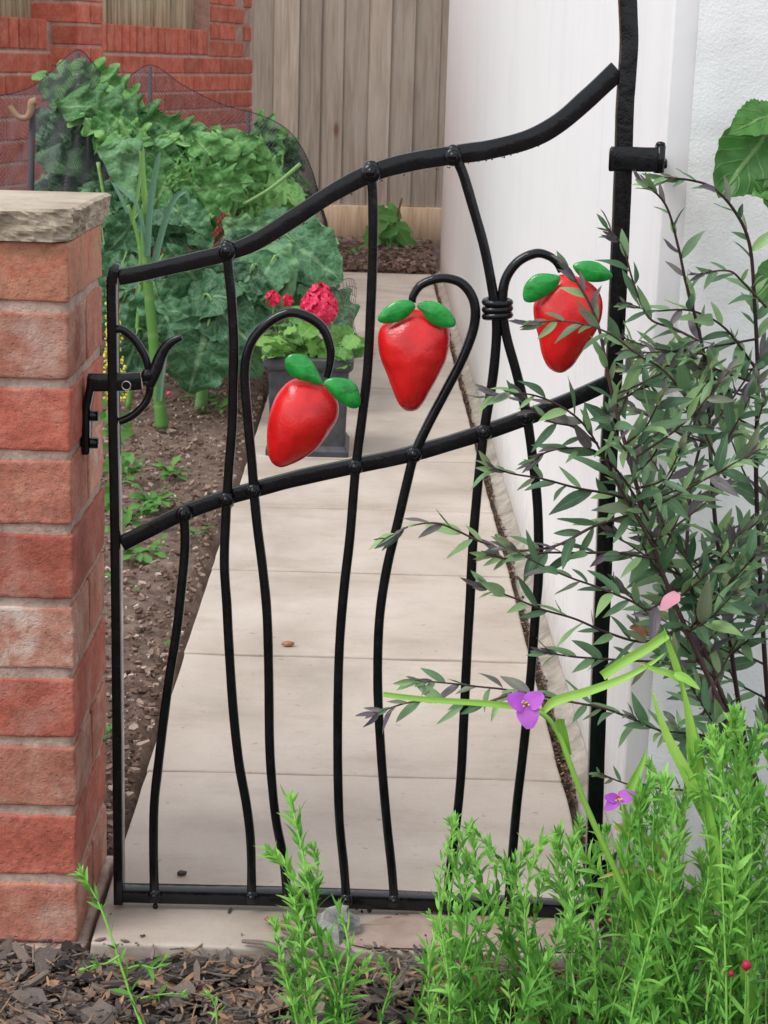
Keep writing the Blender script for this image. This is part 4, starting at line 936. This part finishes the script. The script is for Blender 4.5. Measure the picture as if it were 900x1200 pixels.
for k in range(64):
    x = ru(306, 412); y = 378 + 48 * rnd() ** .8; p = P(x, y, dG + ru(-.1, .07)); o = obj('leaf', random.choice(ger_me), ger)
    o.matrix_world = basis(p, Vector((ru(-1, 1), ru(-1, .3), ru(-.4, .8))), Vector((0, 0, .9)) + TOCAM(p) * .7 + rv(.5), ru(.03, .055))
    mb = MB(); sweep(mb, crom([Vector((PXC + ru(-.02, .02), PYC, PH - .03)), (p + Vector((PXC, PYC, PH))) / 2, p], 3), .0016, .0016, 5); mb.build('leaf_stalk', M['geranium_leaf'], ger)
def umbel(cx, cy, r, n, stem):
    c = P(cx, cy, dG - .04); root = ger
    mb = MB()
    for k in range(n):
        ph = math.acos(1 - 1.5 * (k + .5) / n); th = k * 2.4; dr = Vector((math.sin(ph) * math.cos(th), -math.cos(ph) * .7 + math.sin(ph) * math.sin(th) * .4, math.sin(ph) * math.sin(th) * .8 + .25)).normalized()
        fc = c + dr * r
        for q in range(5):
            t_ = dr.orthogonal().normalized(); t_.rotate(Matrix.Rotation(q * 1.257 + k, 3, dr)); g = leaf_geo(lambda t: .42 * math.sin(math.pi * t ** .7) ** .6 + .03, 4, 1, -.2, .15, seed=k + q)
            mb.add(*g, mtx=basis(fc, t_ + dr * .5, dr, .0135))
    blob(mb, c, r * .8, 10, 7, jit=.3, seed=cx)
    f = mb.build('flower_head', M['pink'], root)
    mb = MB(); sweep(mb, crom([Vector((PXC, PYC, PH)), P((cx + stem) / 2, cy + 40, dG - .02), c], 4), .002, .002, 6); mb.build('flower_stalk', M['geranium_leaf'], root)
umbel(374, 361, .040, 60, 360); umbel(320, 350, .012, 7, 330); umbel(336, 352, .007, 4, 335); umbel(375, 345, .022, 12, 360)
mb = MB(); c0 = [G(388, 408, .0)]
wn_ = [[P(384 + 34 * math.sin(1.2 * i / 9) + 2 * math.sin(j * 1.1), 330 + j * 9.5 + 4 * math.cos(i * .5), 4.5 + .12 * math.cos(i / 9 * 3)) for i in range(10)] for j in range(10)]
for j in range(10):
    for i in range(10):
        if i < 9: sweep(mb, [wn_[j][i], wn_[j][i + 1]], .0009, .0009, 4)
        if j < 9: sweep(mb, [wn_[j][i], wn_[j + 1][i]], .0009, .0009, 4)
mb.build('wire_netting', M['wire'], label='curled offcut of thin wire netting behind the pink geranium', cat='wire netting', kind=None)
gw = thing('trailing_weed', 'green leaves creeping over the path edge right of the planter', 'weed', G(415, 402))
for k in range(10):
    p = G(ru(402, 425), ru(396, 408), ru(.005, .03)); o = obj('leaf', random.choice(ger_me), gw); o.matrix_world = basis(p, Vector((ru(-1, 1), ru(-1, .3), .1)), Vector((0, 0, 1)) + rv(.5), ru(.04, .06))

# ---- dark leaved shrub on the right
shrub = thing('willow_leaved_shrub', 'tall shrub with narrow grey green leaves and purple tips before the white wall', 'shrub', (.36, 1.72, -.02))
sprof = lambda t: .118 * math.sin(math.pi * t ** .8) ** .9 + .004
sh_geo = [leaf_geo(lambda t, w=w: sprof(t) * w, 8, 2, .35, dr_, .012, 1.5, 0, 3, seed=k * 1.31) for k, (w, dr_) in enumerate([(1, .12), (1.15, .25), (.9, .05), (1.25, .32), (.8, -.1), (1.3, .15)])]
SH = [fresh(g, 'leaf', M['shrub']) for g in sh_geo]; SHT = [fresh(g, 'leaf', M['shrub_tip']) for g in sh_geo]
shrub_leaves = []          # matrix, tip flag, size
def branch(pts, d0, d1, r0_, r1_, leaves=True, step=11, start=.0, size=34, tipn=6, purple=.14):
    L = len(pts); P3 = crom([P(x, y, d0 + (d1 - d0) * i / (L - 1)) for i, (x, y) in enumerate(pts)], 6)
    mb = MB(); sweep(mb, P3, lambda t: r0_ + (r1_ - r0_) * t, lambda t: r0_ + (r1_ - r0_) * t, 6, a=rnd()); mb.build('branch', M['twig'], shrub)
    if not leaves: return P3
    n = len(P3); acc = 0; k = 0; tot = sum((P3[i + 1] - P3[i]).length for i in range(n - 1)); run = 0; st_ = step * .00085
    for i in range(n - 1):
        seg = P3[i + 1] - P3[i]; T = seg.normalized(); l = seg.length; acc += l; run += l
        while acc > st_:
            acc -= st_; t = run / tot
            if t < start: continue
            k += 1; p = P3[i].lerp(P3[i + 1], rnd()); V_ = TOCAM(p); N_ = T.cross(V_).normalized(); B_ = N_.cross(T)
            phi = k * 2.4 + ru(-.3, .3); a = ru(.55, 1.05) * (1 - .3 * t)
            dr = T * math.cos(a) + (N_ * math.cos(phi) * 1.0 + B_ * math.sin(phi) * .75) * math.sin(a); dr.z -= ru(0, .25)
            s = size * .00122 * ru(.55, 1.15) * (1 - .38 * t ** 3)
            shrub_leaves.append((basis(p, dr, V_ * .6 + Vector((0, 0, .7)) + rv(.6), s), rnd() < purple + .45 * max(0, t - .6), s))
    T = (P3[-1] - P3[-3]).normalized()
    for q in range(tipn):
        dr = T + rv(.45); p = P3[-1] - T * .004 * q; s = size * .00088 * ru(.45, .8)
        shrub_leaves.append((basis(p, dr, TOCAM(p) + rv(.8), s), rnd() < .75, s))
    return P3
B1 = [(902, 955), (870, 890), (835, 805), (800, 728), (772, 660), (752, 590), (738, 540), (722, 480), (711, 432), (702, 385), (688, 350), (664, 312)]
mains = [branch(B1, 1.72, 1.66, .0034, .0012, start=.45, step=15),
 branch([(908, 990), (880, 900), (862, 800), (850, 700), (838, 610), (832, 520), (828, 440), (820, 392), (804, 332), (795, 290), (780, 240), (752, 212)], 1.76, 1.70, .003, .0010, start=.3, step=15),
 branch([(915, 960), (900, 820), (892, 700), (886, 560), (888, 450), (884, 350), (878, 285), (860, 246), (835, 220), (808, 211), (776, 208)], 1.80, 1.74, .003, .0010, start=.3, step=14),
 branch([(902, 955), (862, 850), (828, 770), (812, 700), (805, 640), (812, 560), (828, 500), (850, 450)], 1.70, 1.78, .003, .0012, start=.2, step=14)]
for pts, d0, d1, sz in [
 ([(745, 591), (719, 580), (677, 572), (635, 561), (600, 555), (572, 546)], 1.67, 1.62, 34), ([(752, 600), (700, 615), (650, 640), (600, 645), (564, 635), (536, 622), (511, 613), (479, 617), (456, 632)], 1.67, 1.58, 34),
 ([(770, 655), (722, 648), (685, 648), (635, 648), (600, 655), (570, 650)], 1.67, 1.62, 32), ([(780, 700), (760, 714), (737, 703), (700, 688), (666, 676), (628, 659), (595, 640)], 1.68, 1.60, 34),
 ([(800, 735), (756, 752), (711, 741), (673, 725), (635, 714), (598, 699), (560, 686)], 1.68, 1.60, 34), ([(815, 775), (760, 775), (688, 771), (660, 768), (636, 764)], 1.70, 1.64, 30),
 ([(838, 815), (800, 862), (760, 850), (711, 831), (666, 822), (598, 809), (564, 805), (529, 801), (486, 797)], 1.70, 1.57, 32), ([(600, 812), (560, 826), (520, 822), (480, 823), (440, 836)], 1.58, 1.55, 30),
 ([(765, 640), (720, 560), (690, 505), (660, 478), (620, 462), (574, 463)], 1.66, 1.58, 34), ([(700, 520), (672, 500), (640, 492), (604, 462)], 1.64, 1.6, 30),
 ([(850, 560), (812, 480), (780, 436), (748, 416), (716, 392), (684, 380), (650, 376), (616, 380)], 1.72, 1.6, 32), ([(884, 430), (850, 385), (810, 364), (764, 364), (732, 354)], 1.76, 1.68, 30),
 ([(820, 400), (790, 385), (760, 372), (742, 330), (730, 290), (712, 268)], 1.72, 1.66, 30), ([(898, 360), (870, 330), (856, 318), (835, 318), (816, 322)], 1.76, 1.72, 28),
 ([(880, 870), (850, 868), (815, 860), (770, 855), (735, 838)], 1.72, 1.64, 26), ([(896, 940), (840, 930), (790, 925), (740, 920), (700, 905)], 1.72, 1.66, 22),
 ([(760, 610), (730, 560), (700, 530), (670, 525), (640, 530), (620, 545)], 1.66, 1.6, 30)]:
    branch(pts, d0, d1, .0015, .0007, step=15, size=sz)
for k in range(86):
    mn = random.choice(mains); i = random.randrange(int(len(mn) * .06), int(len(mn) * .74)); p = mn[i]
    q = p - CC; Z = q.dot(FW); x0 = 450 + FPX * q.dot(RT) / Z; y0 = 600 - FPX * q.dot(UP) / Z
    if y0 < 395 or x0 < 715: continue
    side = 1 if rnd() < (.62 if x0 < 820 else .3) else -1; Ln = ru(70, 170); a = ru(.35, 1.15)
    x1_ = x0 + side * math.sin(a) * Ln; y1_ = y0 - math.cos(a) * Ln * .9
    if x1_ < 710: x1_ = 710 + ru(0, 30)
    if x1_ > 925: x1_ = 925 - ru(0, 30)
    if y1_ < 395: y1_ = 395 + ru(0, 40)
    d = p.y; d2 = min(1.86, max(1.58, d + ru(-.12, .12)))
    branch([(x0, y0), ((x0 + x1_) / 2 + ru(-8, 8) , (y0 + y1_) / 2 + ru(0, 14)), (x1_, y1_)], d, d2, .0014, .0006, step=13, size=ru(28, 38), purple=.10)
shrub_leaves.sort(key=lambda e: -e[2])
for mtx, tip, s in shrub_leaves[:300]:
    o = obj('leaf', random.choice(SHT if tip else SH), shrub); o.matrix_world = mtx
for tipf, mname in ((False, 'shrub'), (True, 'shrub_tip')):
    mb = MB()
    for mtx, tip, s in shrub_leaves[300:]:
        if tip != tipf: continue
        g = random.choice(sh_geo); r = rnd(); mb.add(g[0], g[1], [(a, b, r) for a, b, c in g[2]], mtx)
    me_m = M[mname + '_joined'] = leaf_mat(mname + '_leaf_mass', [(0, S((70, 104, 76))), (.45, S((104, 140, 102))), (.8, S((134, 168, 120))), (1, S((156, 190, 126)))] if not tipf else [(0, S((100, 88, 104))), (.5, S((118, 114, 112))), (1, S((124, 146, 96)))], S((142, 166, 130)), .35, .36, .28, 120, 7, False, .3)
    mb.build('small_leaves', me_m, shrub, kind='stuff')
print('shrub leaves', len(shrub_leaves))

# ---- big climber leaves at the right edge
cl = thing('climber', 'large serrated green leaves hanging at the upper right edge by the stucco wall', 'climbing plant', (.47, 1.88, 1.0))
cprof = lambda t: .34 * math.sin(math.pi * t ** .85) ** .75 + .01
cg = [leaf_geo(cprof, 26, 6, .22, .15, .03, 2, .05, 13, seed=k * 2.2, crinkle=.05) for k in range(3)]
CM = [fresh(g, 'leaf', M['climber']) for g in cg]
for k, (bs, tip, w, nr) in enumerate([((905, 148), (848, 226), 1.05, (0, -1, .3)), ((915, 130), (860, 150), .8, (.1, -1, .6)), ((925, 200), (888, 225), .9, (0, -1, .4)), ((925, 310), (886, 350), .9, (.2, -1, .5)), ((930, 250), (893, 214), .7, (0, -1, .2))]):
    a, b = P(*bs, 1.86), P(*tip, 1.82); o = obj('leaf', CM[k % 3], cl); o.matrix_world = basis(a, b - a, Vector(nr), (b - a).length) @ Matrix.Diagonal((1, w * 1.05, 1, 1))
mb = MB(); sweep(mb, crom([P(960, 480, 1.88), P(935, 330, 1.87), P(918, 200, 1.87), P(908, 120, 1.87)], 5), .003, .003, 6); mb.build('stem', M['twig'], cl)

# ---- hyssop like sprigs in the foreground
hprof = lambda t: .105 * math.sin(math.pi * t ** .8) ** .9 + .004
HG = [leaf_geo(lambda t, w=w: hprof(t) * w, 5, 1, .3, dr_, 0, 1, 0, 3, seed=k) for k, (w, dr_) in enumerate([(1, .15), (1.2, .35), (.85, -.2), (1.3, .2), (1.0, .5), (.7, -.35)])]
def sprig(root, base, tip, bend=None, size=24, step=9, r=.0018, dense=1.0, name='sprig', shoots=0, tone=None):
    tone = ru(-.28, .18) if tone is None else tone
    mid = bend if bend else base.lerp(tip, .5) + Vector((ru(-.01, .01), ru(-.01, .01), 0))
    w1 = rv((tip - base).length * .06); P3 = crom([base, base.lerp(mid, .6) + w1, mid.lerp(tip, .45) - w1, tip], 6); mb = MB(); ms = MB(); L = sum((P3[i + 1] - P3[i]).length for i in range(len(P3) - 1))
    sweep(mb, P3, lambda t: r * (1 - .6 * t), lambda t: r * (1 - .6 * t), 5, a=ru(.7, 1))
    n = int(L / (step * .00078)); U = .00078
    for k in range(n):
        t = (k + .5) / n
        if t < .12: continue
        f = t * (len(P3) - 1); i = min(int(f), len(P3) - 2); p = P3[i].lerp(P3[i + 1], f - i); T = (P3[i + 1] - P3[i]).normalized(); N_ = T.orthogonal().normalized()
        rot = k * 1.62 + ru(-.3, .3)
        for s_ in range(2):
            dv = N_.copy(); dv.rotate(Matrix.Rotation(rot + s_ * math.pi, 3, T)); a = ru(.45, 1.15) * (1.05 - .55 * t ** 2)
            dr = T * math.cos(a) + dv * math.sin(a); s = size * 1.22 * U * ru(.6, 1.2) * (1 - .35 * t)
            if rnd() < .08: continue
            g = random.choice(HG); rr = min(1, max(0, .35 + tone + .5 * t + ru(-.3, .25))); mb.add(g[0], g[1], [(x, y, rr) for x, y, z in g[2]], basis(p, dr, T + TOCAM(p) * .4 + rv(.2), s))
            if rnd() < .6 * dense:
                for q in range(3):
                    d2 = T * 1.0 + dv * ru(.2, .9) + rv(.25); g = random.choice(HG); mb.add(g[0], g[1], [(x, y, min(1, rr + .2)) for x, y, z in g[2]], basis(p, d2, TOCAM(p) + rv(.5), s * ru(.35, .6)))
    for q in range(7):
        d2 = (P3[-1] - P3[-2]).normalized() + rv(.5); g = random.choice(HG); mb.add(g[0], g[1], [(x, y, ru(.6, 1)) for x, y, z in g[2]], basis(P3[-1], d2, TOCAM(tip) + rv(.4), size * U * ru(.35, .6)))
    mb.build(name, M['hyssop'], root)
    for k in range(shoots):
        t = ru(.15, .7); f = t * (len(P3) - 1); i = int(f); p = P3[i]; T = (P3[i + 1] - P3[i]).normalized(); d2 = (T + Vector((ru(-.7, .7), ru(-.4, .4), .1))).normalized()
        sprig(root, p, p + d2 * L * ru(.18, .42) * (1 - t * .5), None, size * .85, step, r * .7, dense, tone=tone)
def hyssop(label, defs, group='bright green narrow leaved plants in the foreground'):
    b = defs[0][0]; root = thing('hyssop_plant', label, 'plant', (b.x, b.y, -.02), group)
    for a, b_, *r_ in defs: sprig(root, a, b_, *r_)
    return root
def g0(x, d): p = P(x, 1200, d); p.z = -.025; return p
hyssop('small bright green sprig rising in front of the brick pier base', [(g0(182, 1.54), P(96, 1026, 1.60), P(140, 1120, 1.575), 24, 12, .0018, .6), (P(150, 1135, 1.57), P(192, 1125, 1.55), None, 20, 11, .0014, .6), (P(140, 1120, 1.57), P(100, 1135, 1.56), None, 20, 12, .0013, .5), (P(165, 1170, 1.56), P(212, 1165, 1.55), None, 18, 11, .0013, .5)])
hyssop('bright green sprig standing in front of the bottom rail, left of the grey stone', [(g0(408, 1.50), P(342, 942, 1.60), P(372, 1085, 1.55), 34, 10, .0022, 1.2, 'sprig', 2), (g0(395, 1.50), P(318, 1000, 1.60), P(350, 1110, 1.55), 32, 10, .002, 1.1, 'sprig', 1), (g0(370, 1.5), P(322, 1085, 1.56), P(345, 1150, 1.53), 26, 11, .002, .8), (g0(430, 1.5), P(397, 1065, 1.56), P(400, 1140, 1.53), 26, 11, .002, .8), (g0(360, 1.5), P(330, 1130, 1.53), None, 26, 10, .002, .8), (g0(400, 1.5), P(425, 1135, 1.53), None, 28, 10, .002, .8), (g0(385, 1.5), P(368, 1040, 1.57), P(378, 1120, 1.54), 30, 10, .002, 1), (g0(380, 1.5), P(345, 1060, 1.56), P(358, 1130, 1.53), 30, 10, .002, 1), (g0(415, 1.5), P(385, 1105, 1.54), None, 30, 10, .002, 1)])
hyssop('single short green sprig in the bark just right of the grey stone', [(g0(458, 1.52), P(449, 1128, 1.57), P(452, 1165, 1.55), 22, 11, .0015, .6)])
hyssop('tiny green shoot low down in the bark right of the small left sprig', [(g0(250, 1.52), P(246, 1168, 1.55), None, 20, 10, .0014, .5)])
def top_y(x):
    xs = [490, 515, 560, 600, 640, 680, 720, 760, 800, 830, 860, 890, 930]; ys = [1100, 968, 958, 1000, 985, 960, 985, 905, 870, 845, 835, 850, 820]
    return float(np.interp(x, xs, ys))
masslab = ['bright green bushy plant in front of the right end of the bottom rail', 'dense bright green plant beneath the lower violet flower', 'tall bright green plant filling the bottom right corner']
for gi, (x0, x1, n, d0) in enumerate([(495, 640, 36, 1.52), (620, 765, 44, 1.5), (745, 915, 46, 1.48)]):
    defs = []
    for k in range(n):
        x = ru(x0, x1); yt = top_y(x) + (ru(-12, 25) if k % 4 == 0 else ru(15, 240)); d = d0 + ru(-.04, .10); xb = x + (ru(-60, 110) if gi < 2 else ru(-60, 70))
        b = g0(xb, d - .03); tp_ = P(x, yt, d + .04); mid = b.lerp(tp_, .55) + Vector((ru(-.024, .030), ru(-.012, .012), .010))
        defs.append((b, tp_, mid, ru(18, 34), ru(8.5, 14), .0015, ru(.5, 1), 'sprig', random.choice((0, 1, 1, 2))))
    hr = hyssop(masslab[gi], defs)
    mb = MB()
    for k in range(60):
        q = g0(ru(x0, x1), d0 + ru(-.02, .16)) + Vector((0, 0, ru(.0, .07))); g = random.choice(HG); mb.add(g[0], g[1], [(a_, b_, rnd()) for a_, b_, c_ in g[2]], basis(q, rv() + Vector((0, 0, -.4)), rv() + TOCAM(q), ru(.015, .03)))
    mb.build('withered_leaves', M['dead'], hr, kind='stuff')

# ---- spiderwort with violet flowers
sw = thing('spiderwort', 'spiderwort with long lime green blades and two small violet flowers before the gate', 'flower', g0(790, 1.52))
def stemp(pts, d0, d1, r, name='stem'):
    L = len(pts); mb = MB(); sweep(mb, crom([P(x, y, d0 + (d1 - d0) * i / (L - 1)) for i, (x, y) in enumerate(pts)], 6), lambda t: r * (1 - .35 * t), lambda t: r * (1 - .35 * t), 8); mb.build(name, M['spider'], sw)
stemp([(800, 1200), (765, 1120), (735, 1050), (705, 985), (685, 940), (668, 895), (658, 868), (645, 845), (632, 834)], 1.48, 1.52, .0034)
stemp([(885, 1210), (868, 1110), (850, 1030), (835, 960), (822, 890), (806, 830), (796, 790)], 1.49, 1.54, .0038)
stemp([(748, 1100), (738, 1010), (732, 960), (728, 938)], 1.5, 1.53, .0022)
thin = lambda t: (.35 + .65 * min(1, t * 5)) * (1 - t ** 2.2) + .04
blade([(636, 836), (610, 829), (560, 824), (500, 820), (449, 814)], (1.52, 1.50), .0045, M['spider'], sw, wp=lambda t: .9 - .25 * t)
blade([(636, 836), (650, 822), (690, 810), (730, 795), (762, 778), (780, 765)], (1.52, 1.54), .0055, M['spider'], sw, wp=thin)
blade([(706, 792), (730, 776), (758, 760), (782, 743)], (1.55, 1.54), .0058, M['spider'], sw, wp=lambda t: .95)
blade([(800, 800), (785, 790), (765, 784), (748, 776)], (1.54, 1.53), .0045, M['spider'], sw, wp=thin)
blade([(798, 800), (790, 775), (782, 752), (778, 735)], (1.54, 1.54), .0045, M['spider'], sw, wp=thin)
blade([(790, 790), (802, 795), (812, 802), (820, 808)], (1.53, 1.52), .0055, M['spider'], sw, wp=thin)
blade([(836, 960), (815, 900), (808, 850), (800, 800)], (1.51, 1.52), .0085, M['spider'], sw, wp=thin)
blade([(842, 990), (805, 910), (780, 860), (763, 808)], (1.5, 1.52), .0075, M['spider'], sw, wp=thin)
blade([(728, 950), (738, 925), (750, 900), (758, 878)], (1.53, 1.54), .0060, M['spider'], sw, wp=thin)
blade([(664, 885), (660, 862), (656, 848), (656, 842)], (1.515, 1.51), .0065, M['spider'], sw, wp=lambda t: .8)
blade([(720, 968), (745, 978), (770, 995), (785, 1012)], (1.52, 1.5), .0065, M['spider_old'], sw, wp=thin)
blade([(840, 1110), (820, 1085), (800, 1070), (780, 1060)], (1.48, 1.49), .0085, M['spider'], sw, wp=thin)
blade([(840, 1060), (838, 1010), (832, 960), (820, 900)], (1.47, 1.5), .0075, M['spider'], sw, wp=thin)
blade([(760, 1120), (745, 1060), (730, 1010), (716, 980)], (1.49, 1.51), .006, M['spider'], sw, wp=thin)
blade([(880, 1190), (872, 1120), (858, 1060), (850, 1020)], (1.45, 1.47), .009, M['spider'], sw, wp=thin)
blade([(790, 1060), (770, 1030), (735, 1020), (700, 1030)], (1.5, 1.5), .006, M['spider_old'], sw, wp=thin)
def flower(cx, cy, angs, L, w, d, label):
    c = P(cx, cy, d); root = obj('flower', None, sw, label=label)
    mb = MB(); blob(mb, c + Vector((0, .002, 0)), .003, 8, 5); f = mb.build('flower', M['crimson'], sw, label=label)
    bpy.data.objects.remove(root)
    for a, l_ in angs:
        dr = RT * math.cos(a) - UP * math.sin(a) + FW * -.15; g = leaf_geo(lambda t: w * math.sin(math.pi * min(1, t ** .62 * .93 + .03)) ** .65 + .02, 8, 3, .12, .12, .03, 1.3, 0, 3, seed=a)
        mb = MB(); mb.add(*g, mtx=basis(c, dr, -FW + UP * .3, L * l_)); mb.build('petal', M['violet'], f)
    mb = MB()
    for k in range(6):
        q = c - FW * .004 + RT * ru(-.004, .004) + UP * ru(-.003, .004); blob(mb, q, .0009, 6, 4); sweep(mb, [c, q], .0003, .0003, 4)
    mb.build('stamens', M['yellow'], f, kind='stuff')
flower(617, 826, [(math.radians(205), 1), (math.radians(-35), .95), (math.radians(82), 1.15)], .0185, .46, 1.50, 'violet flower at the tip of the left stem')
flower(724, 936, [(math.radians(-18), 1.1), (math.radians(190), .8), (math.radians(140), .95)], .0155, .36, 1.50, 'violet flower low beside the hinge post')

# ---- loose small things
mb = MB(); g = leaf_geo(lambda t: .33 * math.sin(math.pi * t ** .7) ** .7 + .03, 8, 3, .2, .2, .04, 1.4, seed=2); a = P(797, 697, 1.63); mb.add(*g, mtx=basis(a, P(764, 716, 1.63) - a, -FW + Vector((0, 0, 1.6)), .024))
mb.build('fallen_petal', M['pale_pink'], label='pale pink petal caught among the dark shrub leaves', cat='petal')
mb = MB(); g = leaf_geo(lambda t: .22 * math.sin(math.pi * t) ** .7 + .03, 8, 3, .5, .2, .08, 1.4, seed=5); a = P(738, 735, 1.6); mb.add(*g, mtx=basis(a, P(765, 744, 1.6) - a, -FW + Vector((0, 0, .9)), .020)); mb.build('dead_leaf', M['dead'], label='shrivelled brown leaf hanging in the shrub below the pale petal', cat='dead leaf')
for (x, y, r), lb in zip([(875, 1131, .0042), (857, 1141, .0026)], ['crimson bud in the green plants at the lower right', 'smallest red bud just left of the crimson bud']):
    mb = MB(); c = P(x, y, 1.42); blob(mb, c, r, 10, 7, (1, 1, 1.15), .25, x); bd = mb.build('flower_bud', M['crimson'], label=lb, cat='flower bud')
    mb = MB(); sweep(mb, crom([c, c + Vector((.004, .01, -.04)), c + Vector((.01, .02, -.12))], 4), .0008, .0008, 5); mb.build('stalk', M['hyssop_stem'], bd)
mb = MB(); c = G(385, 1092, 0); blob(mb, c + Vector((.008, -.008, .012)), .022, 9, 6, (.95, .85, .95), .9, 3.3); mb.build('stone', M['stone'], smooth=False, label='pale grey rough stone on the front slab behind a green sprig', cat='stone')
mb = MB(); blob(mb, G(338, 757) + Vector((0, 0, .004)), .009, 12, 8, (1.15, .6, .5), .35, 1.1); mb.build('pebble', M['pebble'], label='small brown pebble lying alone on the middle of the path', cat='pebble')
mb = MB(); chip(mb, G(213, 1026) + Vector((0, 0, .003)), .013, .008, .004, .6, .1, .1, .1); mb.build('slate_chip', M['chip'], smooth=False, label='small dark chip on the path inside the lower left gate corner', cat='stone chip')
for (a, b, w), lb in zip([((312, 1076), (362, 1098), .006), ((332, 1092), (430, 1125), .004), ((284, 1103), (330, 1110), .004), ((462, 1160), (492, 1118), .006), ((556, 1166), (502, 1160), .003)],
                         ['broad purplish strip of bark on the slab left of the grey stone', 'long thin strip of bark pointing at the slab edge', 'short stick of bark across the slab edge', 'grey bark splinter standing up in the mulch', 'pale dry curl of wood on the mulch']):
    z = .006 if a[1] < 1112 else -.008
    pa, pb_ = G(*a, z), G(*b, z + .002); mb = MB(); sweep(mb, crom([pa, pa.lerp(pb_, .5) + Vector((.001, .001, .001)), pb_], 5), lambda t, w=w: w * (1 - .4 * abs(2 * t - 1) ** 2), .0018, 8, 3, ref=Vector((0, 0, 1)), wob=.4, a=ru(.3, .95))
    mb.build('bark_strip', M['chip'], smooth=False, label=lb, cat='bark strip', group='strips of bark on the slab and mulch')
mb = MB(); c = P(197, 463, 4.3); c.z = .01; blob(mb, P(198, 461, 4.5), .006, 6, 5); mb.build('fallen_blossom', M['pink'], label='tiny pink blossom lying beside the leek stem', cat='blossom')

finish_offsets()
